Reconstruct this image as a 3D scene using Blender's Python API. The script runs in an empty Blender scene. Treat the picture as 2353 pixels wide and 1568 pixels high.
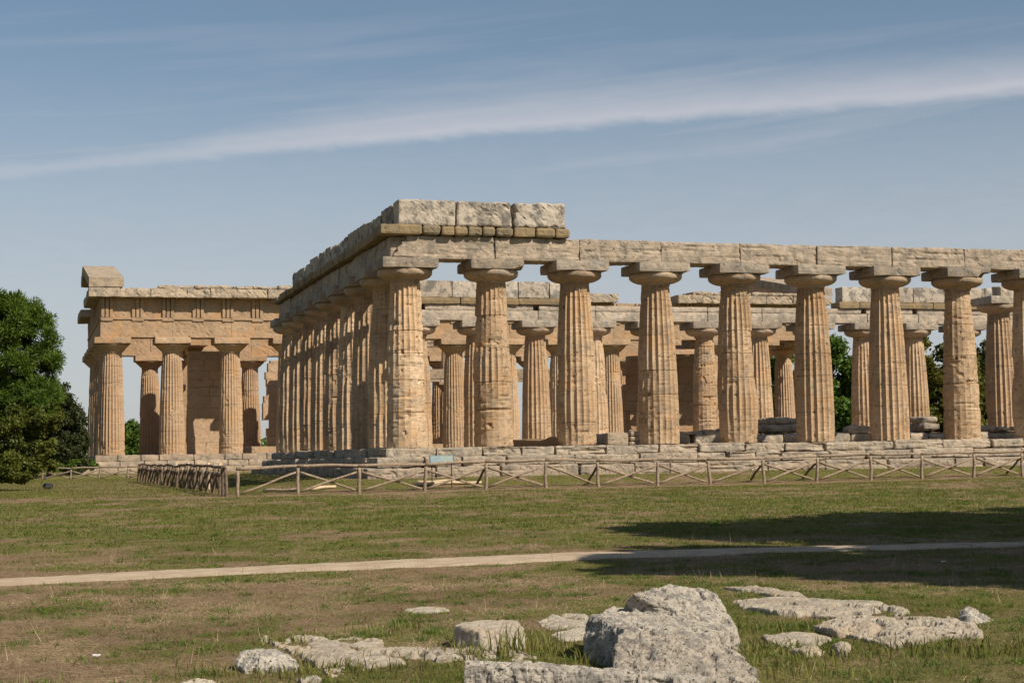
import bpy, bmesh, math, random
import numpy as np
from mathutils import Matrix, Vector

# ------------------------------------------------------------------ camera
F, PIT, ROL, EYE = 3798.84, 0.0696, -0.0166, 1.5        # focal length in pixels of a 2352-wide picture
scene = bpy.context.scene
COL = scene.collection
cam_d = bpy.data.cameras.new('camera'); cam = bpy.data.objects.new('camera', cam_d); COL.objects.link(cam)
cam_d.sensor_width = 36; cam_d.lens = F / 2352 * 36; cam_d.clip_start = 0.1; cam_d.clip_end = 6000
cam.matrix_world = Matrix.Translation((0, 0, EYE)) @ Matrix.Rotation(math.pi / 2 + PIT, 4, 'X') @ Matrix.Rotation(ROL, 4, 'Z')
scene.camera = cam

# ------------------------------------------------------------------ sun and sky
SUN_AZ, SUN_EL = 52.0, 42.0          # degrees: right of "behind the camera", above the horizon
sa, se = math.radians(SUN_AZ), math.radians(SUN_EL)
SUN = Vector((math.sin(sa) * math.cos(se), -math.cos(sa) * math.cos(se), math.sin(se)))
sun_d = bpy.data.lights.new('sun', 'SUN'); sun_d.energy = 5.0; sun_d.angle = math.radians(0.5); sun_d.color = (1.0, 0.90, 0.76)
sun = bpy.data.objects.new('sun', sun_d); COL.objects.link(sun)
sun.rotation_euler = SUN.to_track_quat('Z', 'Y').to_euler(); sun.location = (40, -30, 60)

world = bpy.data.worlds.new('World'); scene.world = world; world.use_nodes = True
wt = world.node_tree; wt.nodes.clear()


class NT:
    """tiny helper round a node tree"""
    def __init__(s, tree): s.t = tree
    def n(s, typ, ins=None, **kw):
        nd = s.t.nodes.new(typ)
        for k, v in kw.items(): setattr(nd, k, v)
        for k, v in (ins or {}).items():
            if hasattr(v, 'is_linked') or isinstance(v, bpy.types.NodeSocket): s.t.links.new(v, nd.inputs[k])
            else: nd.inputs[k].default_value = v
        return nd
    def m(s, op, a, b=0.0, c=0.0, clamp=False):
        nd = s.n('ShaderNodeMath', {0: a, 1: b, 2: c}, operation=op); nd.use_clamp = clamp
        return nd.outputs[0]
    def mix(s, fac, a, b, blend='MIX'):
        nd = s.t.nodes.new('ShaderNodeMix'); nd.data_type = 'RGBA'; nd.blend_type = blend
        for k, v in ((0, fac), (6, a), (7, b)):
            if isinstance(v, bpy.types.NodeSocket): s.t.links.new(v, nd.inputs[k])
            else: nd.inputs[k].default_value = v if k == 0 else (tuple(v) + (1,))[:4]
        return nd.outputs[2]
    def ramp(s, v, lo, hi, a=0.0, b=1.0, smooth=True):
        nd = s.n('ShaderNodeMapRange', {0: v, 1: lo, 2: hi, 3: a, 4: b})
        nd.interpolation_type = 'SMOOTHSTEP' if smooth else 'LINEAR'
        return nd.outputs[0]
    def noise(s, vec, scale, detail=4, rough=0.55, dist=0.0):
        return s.n('ShaderNodeTexNoise', {'Vector': vec, 'Scale': scale, 'Detail': detail, 'Roughness': rough, 'Distortion': dist}).outputs[0]


w = NT(wt)
sky = w.n('ShaderNodeTexSky', sky_type='NISHITA', sun_disc=False, sun_elevation=se, sun_rotation=math.pi - sa,
          altitude=20, air_density=1.0, dust_density=0.8, ozone_density=1.0)
tc = w.n('ShaderNodeTexCoord')
sep = w.n('ShaderNodeSeparateXYZ', {0: tc.outputs['Generated']})
az = w.m('ARCTAN2', sep.outputs[0], sep.outputs[1])
el = w.m('ARCSINE', sep.outputs[2])
# cirrus: long streaks lying a little tilted across the sky
vec = w.n('ShaderNodeCombineXYZ', {0: w.m('MULTIPLY', az, 2.2), 1: w.m('MULTIPLY', w.m('SUBTRACT', el, w.m('MULTIPLY', az, 0.09)), 46.0), 2: 0.3}).outputs[0]
wisp = w.n('ShaderNodeCombineXYZ', {0: w.m('MULTIPLY', w.m('ADD', az, w.m('MULTIPLY', el, 1.6)), 26.0), 1: w.m('MULTIPLY', w.m('SUBTRACT', el, w.m('MULTIPLY', az, 0.1)), 60.0), 2: 2.0}).outputs[0]
n_long = w.noise(vec, 1.0, 5, 0.55, 0.4)
n_wisp = w.noise(wisp, 1.0, 6, 0.62, 0.8)
az2 = w.m('MULTIPLY', az, az)
# main band: lower edge sharp, upper edge feathered (elevation of lower edge as a function of azimuth)
edge = w.m('ADD', w.m('ADD', 0.1945, w.m('MULTIPLY', az, 0.061)), w.m('MULTIPLY', az2, -0.112))
dv = w.m('SUBTRACT', el, edge)
dvn = w.m('ADD', dv, w.m('MULTIPLY', w.m('SUBTRACT', n_wisp, 0.5), 0.009))
rise = w.ramp(dvn, -0.003, 0.006)
thick = w.m('ADD', 0.010, w.m('MULTIPLY', w.ramp(az, -0.26, -0.05), 0.023))
fall = w.m('SUBTRACT', 1.0, w.m('DIVIDE', w.m('MAXIMUM', dvn, 0.0), thick), clamp=True)
fall = w.m('POWER', fall, 1.3)
band = w.m('MULTIPLY', w.m('MULTIPLY', rise, fall), w.ramp(az, -0.33, -0.02, 0.6, 0.85))
veil = w.m('MULTIPLY', w.ramp(n_long, 0.30, 0.80), w.ramp(el, 0.30, 0.17, 0.12, 0.68))
fringe = w.m('MULTIPLY', w.m('MULTIPLY', w.ramp(dv, 0.002, 0.016), w.ramp(dv, 0.045, 0.016)), w.m('MULTIPLY', w.ramp(n_wisp, 0.46, 0.72, 0, 0.5), w.m('MULTIPLY', w.ramp(az, -0.22, -0.05), w.ramp(az, 0.12, -0.02))))
low = w.ramp(el, 0.27, 0.06, 0.10, 0.80)
top_band = w.m('MULTIPLY', w.ramp(w.m('ABSOLUTE', w.m('SUBTRACT', el, w.m('SUBTRACT', 0.283, w.m('MULTIPLY', az, 0.03)))), 0.014, 0.0), w.m('MULTIPLY', w.ramp(n_wisp, 0.35, 0.65), 0.28))
cl = w.m('MAXIMUM', veil, w.m('MAXIMUM', w.m('MAXIMUM', fringe, top_band), low))
cl = w.m('MULTIPLY', cl, w.ramp(w.noise(w.n('ShaderNodeCombineXYZ', {0: w.m('MULTIPLY', az, 40.0), 1: w.m('MULTIPLY', el, 150.0), 2: 4.0}).outputs[0], 1.0, 6, 0.7), 0.2, 0.8, 0.9, 1.08))
cl = w.m('MULTIPLY', cl, w.ramp(el, -0.02, 0.03))
skyc = w.mix(1.0, sky.outputs[0], (0.92, 1.04, 1.06), 'MULTIPLY')
skyc = w.mix(w.m('MULTIPLY', cl, 0.85, clamp=True), skyc, (7.4, 7.35, 7.85))
skyc = w.mix(w.m('MULTIPLY', band, 0.85, clamp=True), skyc, (8.6, 8.3, 8.7))
bg = w.n('ShaderNodeBackground', {'Color': skyc, 'Strength': 0.065})
wo = w.n('ShaderNodeOutputWorld', {0: bg.outputs[0]})

vs = scene.view_settings
vs.view_transform = 'Standard'; vs.look = 'None'; vs.exposure = 0.25; vs.gamma = 1.0; vs.use_curve_mapping = False

# ------------------------------------------------------------------ geometry helpers
rng = np.random.default_rng(7)
random.seed(7)


def _h(i, j, k, s):
    n = (i * 374761393 + j * 668265263 + k * 2147483647 + s * 974711) & 0xffffffff
    n = ((n ^ (n >> 13)) * 1274126177) & 0xffffffff
    return ((n ^ (n >> 16)) & 0xffff) / 65535.0


def vnoise(p, seed=0):
    p = np.asarray(p, float); f = np.floor(p).astype(np.int64); t = p - f; t = t * t * (3 - 2 * t)
    i, j, k = f[:, 0], f[:, 1], f[:, 2]; r = 0
    for a in (0, 1):
        for b in (0, 1):
            for c in (0, 1):
                wgt = (t[:, 0] if a else 1 - t[:, 0]) * (t[:, 1] if b else 1 - t[:, 1]) * (t[:, 2] if c else 1 - t[:, 2])
                r = r + wgt * _h(i + a, j + b, k + c, seed)
    return r


def fbm(p, seed=0, oct=4, gain=0.5):
    p = np.asarray(p, float); r = 0; amp = 1; tot = 0
    for o in range(oct):
        r = r + amp * vnoise(p * (2 ** o) + o * 17.3, seed + o); tot += amp; amp *= gain
    return r / tot * 2 - 1


def sstep(x, a, b):
    t = np.clip((x - a) / (b - a), 0, 1); return t * t * (3 - 2 * t)


class MB:
    """collects vertices and faces, links them as one mesh object"""
    def __init__(s): s.v = []; s.f = []; s.n = 0
    def add(s, v, f):
        v = np.asarray(v, float)
        s.v.append(v); s.f += [tuple(int(i) + s.n for i in q) for q in f]; s.n += len(v)
        return s
    def mesh(s, name, mat, smooth=False):
        me = bpy.data.meshes.new(name); me.from_pydata(np.concatenate(s.v).tolist(), [], s.f); me.update()
        if mat: me.materials.append(mat)
        if smooth: me.polygons.foreach_set('use_smooth', [True] * len(me.polygons))
        return me
    def build(s, name, mat, parent=None, smooth=False):
        return link(name, s.mesh(name, mat, smooth), parent)


def link(name, data, parent=None):
    o = bpy.data.objects.new(name, data); COL.objects.link(o)
    if parent: o.parent = parent
    return o


def fast_mesh(name, v, tris, mat):
    """big triangle soups"""
    me = bpy.data.meshes.new(name); v = np.asarray(v, np.float32); tris = np.asarray(tris, np.int32)
    me.vertices.add(len(v)); me.vertices.foreach_set('co', v.ravel())
    k = tris.shape[1]
    me.loops.add(tris.size); me.loops.foreach_set('vertex_index', tris.ravel())
    me.polygons.add(len(tris)); me.polygons.foreach_set('loop_start', np.arange(0, tris.size, k, dtype=np.int32))
    me.polygons.foreach_set('loop_total', np.full(len(tris), k, np.int32))
    me.update(); me.validate()
    me.materials.append(mat)
    return me


def tag(o, label=None, cat=None, group=None, kind=None):
    if label: o['label'] = label
    if cat: o['category'] = cat
    if group: o['group'] = group
    if kind: o['kind'] = kind
    return o


def empty(name, loc, rz=0.0):
    o = bpy.data.objects.new(name, None); COL.objects.link(o); o.location = loc; o.rotation_euler = (0, 0, rz); o.empty_display_size = 0.3
    return o


def grid_box(lo, hi, res):
    """welded, subdivided box surface -> verts, quads"""
    lo = np.array(lo, float); hi = np.array(hi, float)
    n = np.maximum(1, np.round((hi - lo) / res).astype(int))
    key = {}; vs_ = []; fs = []
    def idx(t):
        if t not in key:
            key[t] = len(vs_); vs_.append([lo[d] + (hi[d] - lo[d]) * t[d] / n[d] for d in range(3)])
        return key[t]
    for ax in range(3):
        u, v = (ax + 1) % 3, (ax + 2) % 3
        for side in (0, n[ax]):
            for i in range(n[u]):
                for j in range(n[v]):
                    q = []
                    for di, dj in ((0, 0), (1, 0), (1, 1), (0, 1)):
                        t = [0, 0, 0]; t[ax] = int(side); t[u] = i + di; t[v] = j + dj; q.append(idx(tuple(t)))
                    fs.append(q if side else q[::-1])
    return np.array(vs_), fs


def stone_box(lo, hi, res=0.15, rnd=0.05, amp=0.03, seed=0, freq=2.2, warp=None, strat=0.0):
    """a weathered ashlar block"""
    lo = np.minimum(lo, hi); hi = np.maximum(lo, hi)
    v, f = grid_box(lo, hi, res)
    lo = np.array(lo, float); hi = np.array(hi, float)
    c = (lo + hi) / 2; r = min(rnd, 0.45 * (hi - lo).min())
    q = np.clip(v, lo + r, hi - r); d = v - q; L = np.linalg.norm(d, axis=1, keepdims=True) + 1e-9
    nrm = d / L
    v = q + nrm * r
    nz = fbm(v * freq + seed * 3.7, seed, 4, 0.6)
    pit = np.maximum(0, fbm(v * freq * 2.3 + 40, seed + 9, 3) - 0.22)
    v = v + nrm * (nz * amp - pit * amp * 2.2)[:, None]
    if strat:
        ly = fbm(v * np.array([0.8, 0.8, 9.0]) + seed * 1.3, seed + 4, 3, 0.6)
        side_ = np.abs(nrm[:, 2:3]) < 0.75
        v = v - np.where(side_, nrm, 0) * (np.maximum(0, ly - 0.05) * strat)[:, None]
    if warp is not None: v = warp(v)
    return v, f


def lathe(prof, n, closed=True):
    """prof: list of (r,z)"""
    th = np.arange(n) / n * 2 * math.pi
    v = np.concatenate([np.stack([r * np.cos(th), r * np.sin(th), np.full(n, z)], 1) for r, z in prof])
    f = []
    for i in range(len(prof) - 1):
        for j in range(n):
            k = (j + 1) % n; f.append((i * n + j, i * n + k, (i + 1) * n + k, (i + 1) * n + j))
    if closed:
        f.append(tuple(range(n))[::-1]); f.append(tuple((len(prof) - 1) * n + j for j in range(n)))
    return v, f


def log_geo(p0, p1, r0, r1, seed=0, n=8, seg=7, wob=0.38):
    p0 = np.array(p0, float); p1 = np.array(p1, float); d = p1 - p0; L = np.linalg.norm(d); d /= L
    a = np.cross(d, [0.3, 0.5, 0.81]); a /= np.linalg.norm(a); b = np.cross(d, a)
    rg = np.random.default_rng(seed); ph = rg.random(4) * 6.28
    v = []; f = []
    for i in range(seg + 1):
        t = i / seg; r = r0 + (r1 - r0) * t
        off = (math.sin(t * 4 + ph[0]) * a + math.sin(t * 5 + ph[1]) * b) * r * wob * math.sin(math.pi * t)
        for j in range(n):
            th = j / n * 2 * math.pi; rr = r * (1 + 0.10 * math.sin(3 * th + ph[2] + 3 * t) + 0.06 * (rg.random() - .5))
            v.append(p0 + d * L * t + off + rr * (math.cos(th) * a + math.sin(th) * b))
    for i in range(seg):
        for j in range(n):
            k = (j + 1) % n; f.append((i * n + j, i * n + k, (i + 1) * n + k, (i + 1) * n + j))
    f.append(tuple(range(n))[::-1]); f.append(tuple(seg * n + j for j in range(n)))
    return np.array(v), f


# ------------------------------------------------------------------ lines of sight measured in the photograph (2352 x 1568)
def ray(px, py):
    a, b = px - 1176, py - 784
    c, s = math.cos(-ROL), math.sin(-ROL); ix, iy = a * c - b * s, a * s + b * c
    xc, uc = ix / F, -iy / F
    c, s = math.cos(PIT), math.sin(PIT)
    y = c - uc * s; z = s + uc * c
    return xc / y, z / y


def at(px, py, Y):
    a, b = ray(px, py); return np.array((a * Y, Y, EYE + b * Y))


AL = 0.29
E_ = np.array([math.cos(AL), math.sin(AL)]); W_ = np.array([-math.sin(AL), math.cos(AL)])
HC = np.array([-3.6741, 57.0185]); HZ = EYE + 0.3748       # Hera temple: axis of the near corner column, stylobate height
SF, SW = 3.10, 3.0726
NB = at(257, 1045, 125.4); NC = NB[:2]; NZ = NB[2]           # farther temple
NS, NW = 4.47, 4.45


def to_local(x, y, C): return (x - C[0]) * E_[0] + (y - C[1]) * E_[1], (x - C[0]) * W_[0] + (y - C[1]) * W_[1]


def ground_z(x, y):
    x = np.asarray(x, float); y = np.asarray(y, float)
    z = np.interp(y, [-400, -50, 0, 11, 25, 40, 50, 58, 87, 120, 300, 3000], [-1, -.3, -.1, 0, .13, .30, .44, .5, .54, .42, .4, .4])
    for C, la, lb, m, up in ((HC, 17 * SF, 8 * SW, 1.9, 0.36), (NC, 13 * NS, 5 * NW, 2.6, 0.34)):
        a, b = to_local(x, y, C)
        d = np.maximum(np.maximum(-m - a, a - la - m), np.maximum(-m - b, b - lb - m))
        z = z + up * (1 - sstep(d, 0.0, 4.2))
    p = np.stack([x * 0.22, y * 0.22, x * 0], -1).reshape(-1, 3)
    z = z + 0.035 * fbm(p, 3, 3).reshape(z.shape) * np.clip(1.5 - y / 100, 0.1, 1)
    return z


def hit(px, py):
    """where a line of sight meets the ground"""
    a, b = ray(px, py); Y = 12.0
    lo, hi = 5.0, 140.0
    for _ in range(50):
        m = (lo + hi) / 2
        if EYE + b * m > float(ground_z(a * m, m)): lo = m
        else: hi = m
    return np.array((a * lo, lo, float(ground_z(a * lo, lo))))


def flank_a(px, b, C, lo=-5, hi=70):
    """position along a temple's long side seen at picture column px (row offset b)"""
    k, _ = ray(px, 900)
    for _ in range(50):
        m = (lo + hi) / 2; q = C + m * E_ + b * W_
        if q[0] / q[1] < k: lo = m
        else: hi = m
    return lo


# ------------------------------------------------------------------ materials
def new_mat(name):
    m = bpy.data.materials.new(name); m.use_nodes = True; m.node_tree.nodes.clear()
    return m, NT(m.node_tree)


def finish(m, t, color, rough=0.9, bump=None, bstr=0.6, bdist=0.03, spec=0.2):
    ins = {'Base Color': color, 'Roughness': rough, 'Specular IOR Level': spec}
    if bump is not None:
        ins['Normal'] = t.n('ShaderNodeBump', {'Height': bump, 'Strength': bstr, 'Distance': bdist}).outputs[0]
    p = t.n('ShaderNodeBsdfPrincipled', ins)
    t.n('ShaderNodeOutputMaterial', {0: p.outputs[0]})
    return m


def tint(t, col):
    r = t.n('ShaderNodeObjectInfo').outputs['Random']
    k = t.n('ShaderNodeMapRange', {0: r, 3: 0.84, 4: 1.10}).outputs[0]
    cc = t.n('ShaderNodeCombineXYZ', {0: k, 1: t.m('POWER', k, 1.15), 2: t.m('POWER', k, 1.3)}).outputs[0]
    return t.mix(1.0, col, cc, 'MULTIPLY')


def coords(t, rand=True):
    c = t.n('ShaderNodeTexCoord').outputs['Object']
    if rand:
        r = t.n('ShaderNodeObjectInfo').outputs['Random']
        off = t.n('ShaderNodeCombineXYZ', {0: t.m('MULTIPLY', r, 57.0), 1: t.m('MULTIPLY', r, 23.0), 2: t.m('MULTIPLY', r, 91.0)}).outputs[0]
        c = t.n('ShaderNodeVectorMath', {0: c, 1: off}, operation='ADD').outputs[0]
    return c


def stone(name, A, B, grey=(0.27, 0.25, 0.22), g_lo=0.55, g_hi=0.7, g_amt=0.7, dark=0.7, strata=0.5, scale=1.0, bstr=0.7, bdist=0.04, stain=None, white=0.0, pit_scale=9.0):
    m, t = new_mat(name)
    c = coords(t)
    big = t.noise(c, 0.7 * scale, 5, 0.6, 0.3)
    col = t.mix(t.ramp(big, 0.3, 0.7), A, B)
    fine = t.noise(c, 6.0 * scale, 6, 0.65)
    col = t.mix(t.ramp(fine, 0.25, 0.75, 0.0, 0.55), col, tuple(x * 0.62 for x in A))
    flat = t.n('ShaderNodeMapping', {0: c, 'Scale': (1.0, 1.0, 9.0)}).outputs[0]
    st = t.noise(flat, 1.6 * scale, 6, 0.62, 0.6)
    stm = t.ramp(st, 0.52, 0.66)
    col = t.mix(t.m('MULTIPLY', stm, 0.5 * strata), col, tuple(x * 0.45 for x in B))
    if stain:
        sn = t.noise(c, 0.9 * scale, 4, 0.6, 0.5)
        col = t.mix(t.ramp(sn, 0.48, 0.66, 0, 0.8), col, stain)
    li = t.noise(c, 1.9 * scale, 8, 0.68, 0.2)
    col = t.mix(t.ramp(li, g_lo, g_hi, 0, g_amt), col, grey)
    if white:
        wn = t.noise(c, 3.3 * scale, 6, 0.7)
        col = t.mix(t.ramp(wn, 0.55, 0.68, 0, white), col, (0.56, 0.52, 0.45))
    pit = t.noise(c, pit_scale * scale, 4, 0.6, 0.3)
    pm = t.ramp(pit, 0.62, 0.70)
    blot = t.ramp(t.noise(c, 4.2 * scale, 5, 0.7), 0.60, 0.68)
    dk = t.m('MULTIPLY', t.m('MAXIMUM', pm, t.m('MULTIPLY', blot, 0.75)), dark)
    col = t.mix(dk, col, (0.07, 0.055, 0.042))
    col = tint(t, col)
    h = t.m('ADD', t.m('MULTIPLY', fine, 0.5), t.m('SUBTRACT', t.m('MULTIPLY', st, 0.9 * strata), t.m('MULTIPLY', pm, 0.8)))
    return finish(m, t, col, 0.93, h, bstr, bdist, 0.12)


M = {}
M['hera_shaft'] = stone('hera_column_stone', (0.60, 0.44, 0.285), (0.40, 0.265, 0.155), grey=(0.25, 0.205, 0.155), g_lo=0.50, g_hi=0.66, g_amt=0.6, dark=0.85, stain=(0.47, 0.30, 0.165), strata=1.0, white=0.15)
M['hera_cap'] = stone('hera_capital_stone', (0.50, 0.375, 0.26), (0.42, 0.31, 0.21), grey=(0.23, 0.205, 0.17), g_lo=0.45, g_hi=0.66, g_amt=0.7, dark=0.6, strata=0.6)
M['hera_abacus'] = stone('grey_abacus_stone', (0.42, 0.345, 0.26), (0.34, 0.28, 0.215), grey=(0.20, 0.185, 0.16), g_lo=0.42, g_hi=0.62, g_amt=0.8, dark=0.75, strata=0.8, white=0.35)
M['hera_beam'] = stone('hera_beam_stone', (0.53, 0.435, 0.33), (0.42, 0.345, 0.265), grey=(0.19, 0.172, 0.145), g_lo=0.44, g_hi=0.64, g_amt=0.75, dark=0.6, strata=1.0, white=0.4)
M['hera_frieze'] = stone('hera_upper_block_stone', (0.52, 0.445, 0.355), (0.43, 0.37, 0.30), grey=(0.15, 0.14, 0.122), g_lo=0.47, g_hi=0.60, g_amt=0.85, dark=0.8, strata=0.15, white=0.4)
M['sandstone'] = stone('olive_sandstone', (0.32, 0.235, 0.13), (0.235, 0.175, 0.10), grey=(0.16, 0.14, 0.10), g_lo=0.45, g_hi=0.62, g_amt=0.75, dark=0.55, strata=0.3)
M['step'] = stone('step_stone', (0.48, 0.395, 0.295), (0.38, 0.31, 0.23), grey=(0.21, 0.19, 0.16), g_lo=0.44, g_hi=0.62, g_amt=0.75, dark=0.85, strata=1.0, white=0.35)
M['nep'] = stone('warm_limestone', (0.50, 0.355, 0.23), (0.39, 0.27, 0.17), grey=(0.26, 0.205, 0.15), g_lo=0.5, g_hi=0.7, g_amt=0.6, dark=0.7, strata=0.45, stain=(0.46, 0.275, 0.14), scale=0.8)
M['nep_shaft'] = stone('warm_column_limestone', (0.52, 0.37, 0.24), (0.42, 0.285, 0.18), g_lo=0.64, g_hi=0.8, g_amt=0.4, dark=0.5, strata=0.7, stain=(0.46, 0.29, 0.155), scale=0.8)
M['nep_top'] = stone('weathered_cornice_stone', (0.47, 0.365, 0.255), (0.37, 0.285, 0.205), grey=(0.20, 0.175, 0.145), g_lo=0.44, g_hi=0.62, g_amt=0.75, dark=0.75, strata=0.6, white=0.2)
M['rock'] = stone('pale_travertine', (0.47, 0.42, 0.345), (0.37, 0.325, 0.265), grey=(0.17, 0.16, 0.145), g_lo=0.46, g_hi=0.60, g_amt=0.75, dark=0.95, strata=0.3, scale=4.5, bstr=1.0, bdist=0.03, white=0.45, pit_scale=8.0)
M['slab'] = stone('flat_pale_stone', (0.46, 0.405, 0.32), (0.36, 0.305, 0.235), stain=(0.36, 0.28, 0.195), grey=(0.25, 0.225, 0.19), g_lo=0.46, g_hi=0.66, g_amt=0.6, dark=0.7, strata=0.2, scale=2.6, bstr=0.9, bdist=0.015, white=0.3)


def simple(name, A, B, scale=8.0, rough=0.8, bstr=0.3, bdist=0.01, stretch=(1, 1, 1)):
    m, t = new_mat(name); c = coords(t)
    c2 = t.n('ShaderNodeMapping', {0: c, 'Scale': stretch}).outputs[0]
    n = t.noise(c2, scale, 5, 0.6)
    return finish(m, t, t.mix(t.ramp(n, 0.3, 0.7), A, B), rough, n, bstr, bdist)


M['wood'] = simple('grey_weathered_wood', (0.34, 0.255, 0.18), (0.19, 0.14, 0.10), 14)
M['wood_dark'] = simple('dark_bark_wood', (0.19, 0.135, 0.092), (0.10, 0.072, 0.05), 14)
M['wood_new'] = simple('fresh_peeled_wood', (0.58, 0.45, 0.30), (0.42, 0.31, 0.19), 10)
M['bark'] = simple('tree_bark', (0.12, 0.085, 0.06), (0.07, 0.05, 0.035), 6, 0.95, 0.8, 0.04)
M['metal'] = simple('dark_painted_metal', (0.05, 0.055, 0.055), (0.03, 0.032, 0.033), 20, 0.5)
M['teal'] = simple('teal_painted_frame', (0.06, 0.17, 0.17), (0.05, 0.13, 0.13), 12, 0.45)
M['plastic'] = simple('black_plastic', (0.022, 0.024, 0.03), (0.014, 0.015, 0.018), 20, 0.42)
M['paper'] = simple('white_paper', (0.72, 0.71, 0.68), (0.6, 0.59, 0.57), 25, 0.8)


def leaf_mat(name, A, B, trans=0.3, scale=0.9):
    m, t = new_mat(name)
    g = t.n('ShaderNodeNewGeometry')
    n = t.noise(g.outputs['Position'], scale, 3, 0.6)
    r = g.outputs['Random Per Island']
    col = t.mix(t.m('ADD', t.m('MULTIPLY', t.ramp(n, 0.35, 0.65), 0.5), t.m('MULTIPLY', r, 0.5)), A, B)
    d = t.n('ShaderNodeBsdfDiffuse', {'Color': col}); tr = t.n('ShaderNodeBsdfTranslucent', {'Color': col})
    gl = t.n('ShaderNodeBsdfGlossy', {'Color': (0.9, 0.95, 0.9, 1), 'Roughness': 0.5})
    mx = t.n('ShaderNodeMixShader', {0: trans, 1: d.outputs[0], 2: tr.outputs[0]})
    mx2 = t.n('ShaderNodeMixShader', {0: 0.012, 1: mx.outputs[0], 2: gl.outputs[0]})
    t.n('ShaderNodeOutputMaterial', {0: mx2.outputs[0]})
    return m


M['pine'] = leaf_mat('pine_needles', (0.055, 0.105, 0.014), (0.12, 0.175, 0.022), 0.3)
M['ivy'] = leaf_mat('yellow_green_leaves', (0.05, 0.075, 0.012), (0.16, 0.17, 0.03), 0.35)
M['oak'] = leaf_mat('dark_olive_leaves', (0.03, 0.042, 0.014), (0.06, 0.066, 0.022), 0.2)
M['green'] = leaf_mat('mid_green_leaves', (0.055, 0.105, 0.015), (0.12, 0.185, 0.03), 0.3, 0.4)
M['autumn'] = leaf_mat('yellowing_leaves', (0.06, 0.08, 0.015), (0.17, 0.15, 0.03), 0.3, 0.4)
M['grass'] = leaf_mat('green_grass', (0.105, 0.115, 0.022), (0.23, 0.215, 0.06), 0.35, 0.5)
M['weed'] = leaf_mat('dark_green_weeds', (0.06, 0.11, 0.018), (0.15, 0.205, 0.035), 0.3, 0.6)
M['straw'] = leaf_mat('dry_straw', (0.15, 0.10, 0.058), (0.56, 0.43, 0.26), 0.15, 0.5)

# ------------------------------------------------------------------ ground
FP0 = at(547, 1140, 50.0)[:2]                                     # fence corner; the front fence runs parallel to the temple
FA0, FB0 = to_local(FP0[0], FP0[1], HC)


def green_mask(x, y):
    x = np.asarray(x, float).ravel(); y = np.asarray(y, float).ravel()
    n = fbm(np.stack([x * 0.28, y * 0.20, x * 0 + 5], 1), 11, 4, 0.6)
    n2 = fbm(np.stack([x * 1.1, y * 0.8, x * 0 + 9], 1), 21, 3, 0.6)
    base = np.interp(y, [8, 10.5, 12.2, 14, 17, 21, 24, 27, 33, 40, 46, 50, 60], [.68, .66, .58, .48, .42, .48, .57, .62, .64, .62, .58, .56, .75])
    base = base + np.where(y < 22, np.clip((x + 0.5) * 0.05, -0.12, 0.14), 0)
    n3 = fbm(np.stack([x * 3.2, y * 2.4, x * 0 + 3], 1), 25, 3, 0.6)
    return np.clip(base + 0.30 * n + 0.5 * n2 + 0.5 * n3, 0, 1)


def bare_mask(x, y):
    x = np.asarray(x, float).ravel(); y = np.asarray(y, float).ravel()
    a, b = to_local(x, y, HC)
    wob = 0.5 * fbm(np.stack([x * 0.5, y * 0.5, x * 0], 1), 31, 3)
    s1 = (1 - sstep(np.abs(b - FB0 + 0.1 + wob), 0.3, 1.3)) * (a > FA0 - 4)
    s2 = (1 - sstep(np.abs(a - FA0 + 1.5 + 2 * wob), 0.8, 4.0)) * (b > FB0 - 2) * (b < 45)
    la, lb = 17 * SF, 8 * SW
    d = np.maximum(np.maximum(-1.7 - a, a - la - 1.7), np.maximum(-1.7 - b, b - lb - 1.7))
    s3 = (1 - sstep(np.abs(d + wob * .4), 0.2, 0.9)) * 0.9
    s4 = np.where(y > 60, (1 - sstep(np.abs(x + 21 + 4 * wob), 2, 8)) * 0.4, 0) * (b > 0)
    return np.clip(np.maximum(np.maximum(s1, s2 * 0.55), np.maximum(s3, s4)), 0, 1)


xs = np.concatenate([-np.geomspace(3000, 46, 26), np.arange(-45, 45.1, 0.4), np.geomspace(46, 3000, 26)])
ys = np.concatenate([-np.geomspace(500, 4, 12), np.arange(0, 9, 1.0), np.arange(9, 62, 0.27), np.arange(62, 150, 1.0), np.geomspace(151, 4000, 30)])
GX, GY = np.meshgrid(xs, ys)
GZ = ground_z(GX, GY)
nv = GX.size; nx = len(xs)
I = np.arange(nv).reshape(GX.shape)
quads = np.stack([I[:-1, :-1], I[:-1, 1:], I[1:, 1:], I[1:, :-1]], -1).reshape(-1, 4)
m, t = new_mat('meadow_soil')
pos = t.n('ShaderNodeNewGeometry').outputs['Position']
ga = t.n('ShaderNodeAttribute', attribute_name='green').outputs['Fac']
ba = t.n('ShaderNodeAttribute', attribute_name='bare').outputs['Fac']
n1 = t.noise(pos, 2.2, 6, 0.7); n2 = t.noise(pos, 11.0, 5, 0.7); n3 = t.noise(pos, 40.0, 3, 0.7); n0 = t.noise(pos, 0.5, 4, 0.6)
dry = t.mix(t.ramp(n2, 0.3, 0.7), (0.175, 0.118, 0.070), (0.315, 0.218, 0.13))
dry = t.mix(t.ramp(n3, 0.5, 0.75, 0, 0.5), dry, (0.095, 0.063, 0.04))
grn = t.mix(t.ramp(n1, 0.3, 0.7), (0.115, 0.115, 0.03), (0.18, 0.165, 0.055))
grn = t.mix(t.ramp(n3, 0.45, 0.7, 0, 0.55), grn, (0.05, 0.06, 0.018))
gf = t.ramp(t.m('ADD', t.m('ADD', ga, t.m('MULTIPLY', t.m('SUBTRACT', n0, 0.5), 0.7)), t.m('ADD', t.m('MULTIPLY', t.m('SUBTRACT', n1, 0.5), 0.9), t.m('MULTIPLY', t.m('SUBTRACT', n2, 0.5), 1.0))), 0.34, 0.68)
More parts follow.
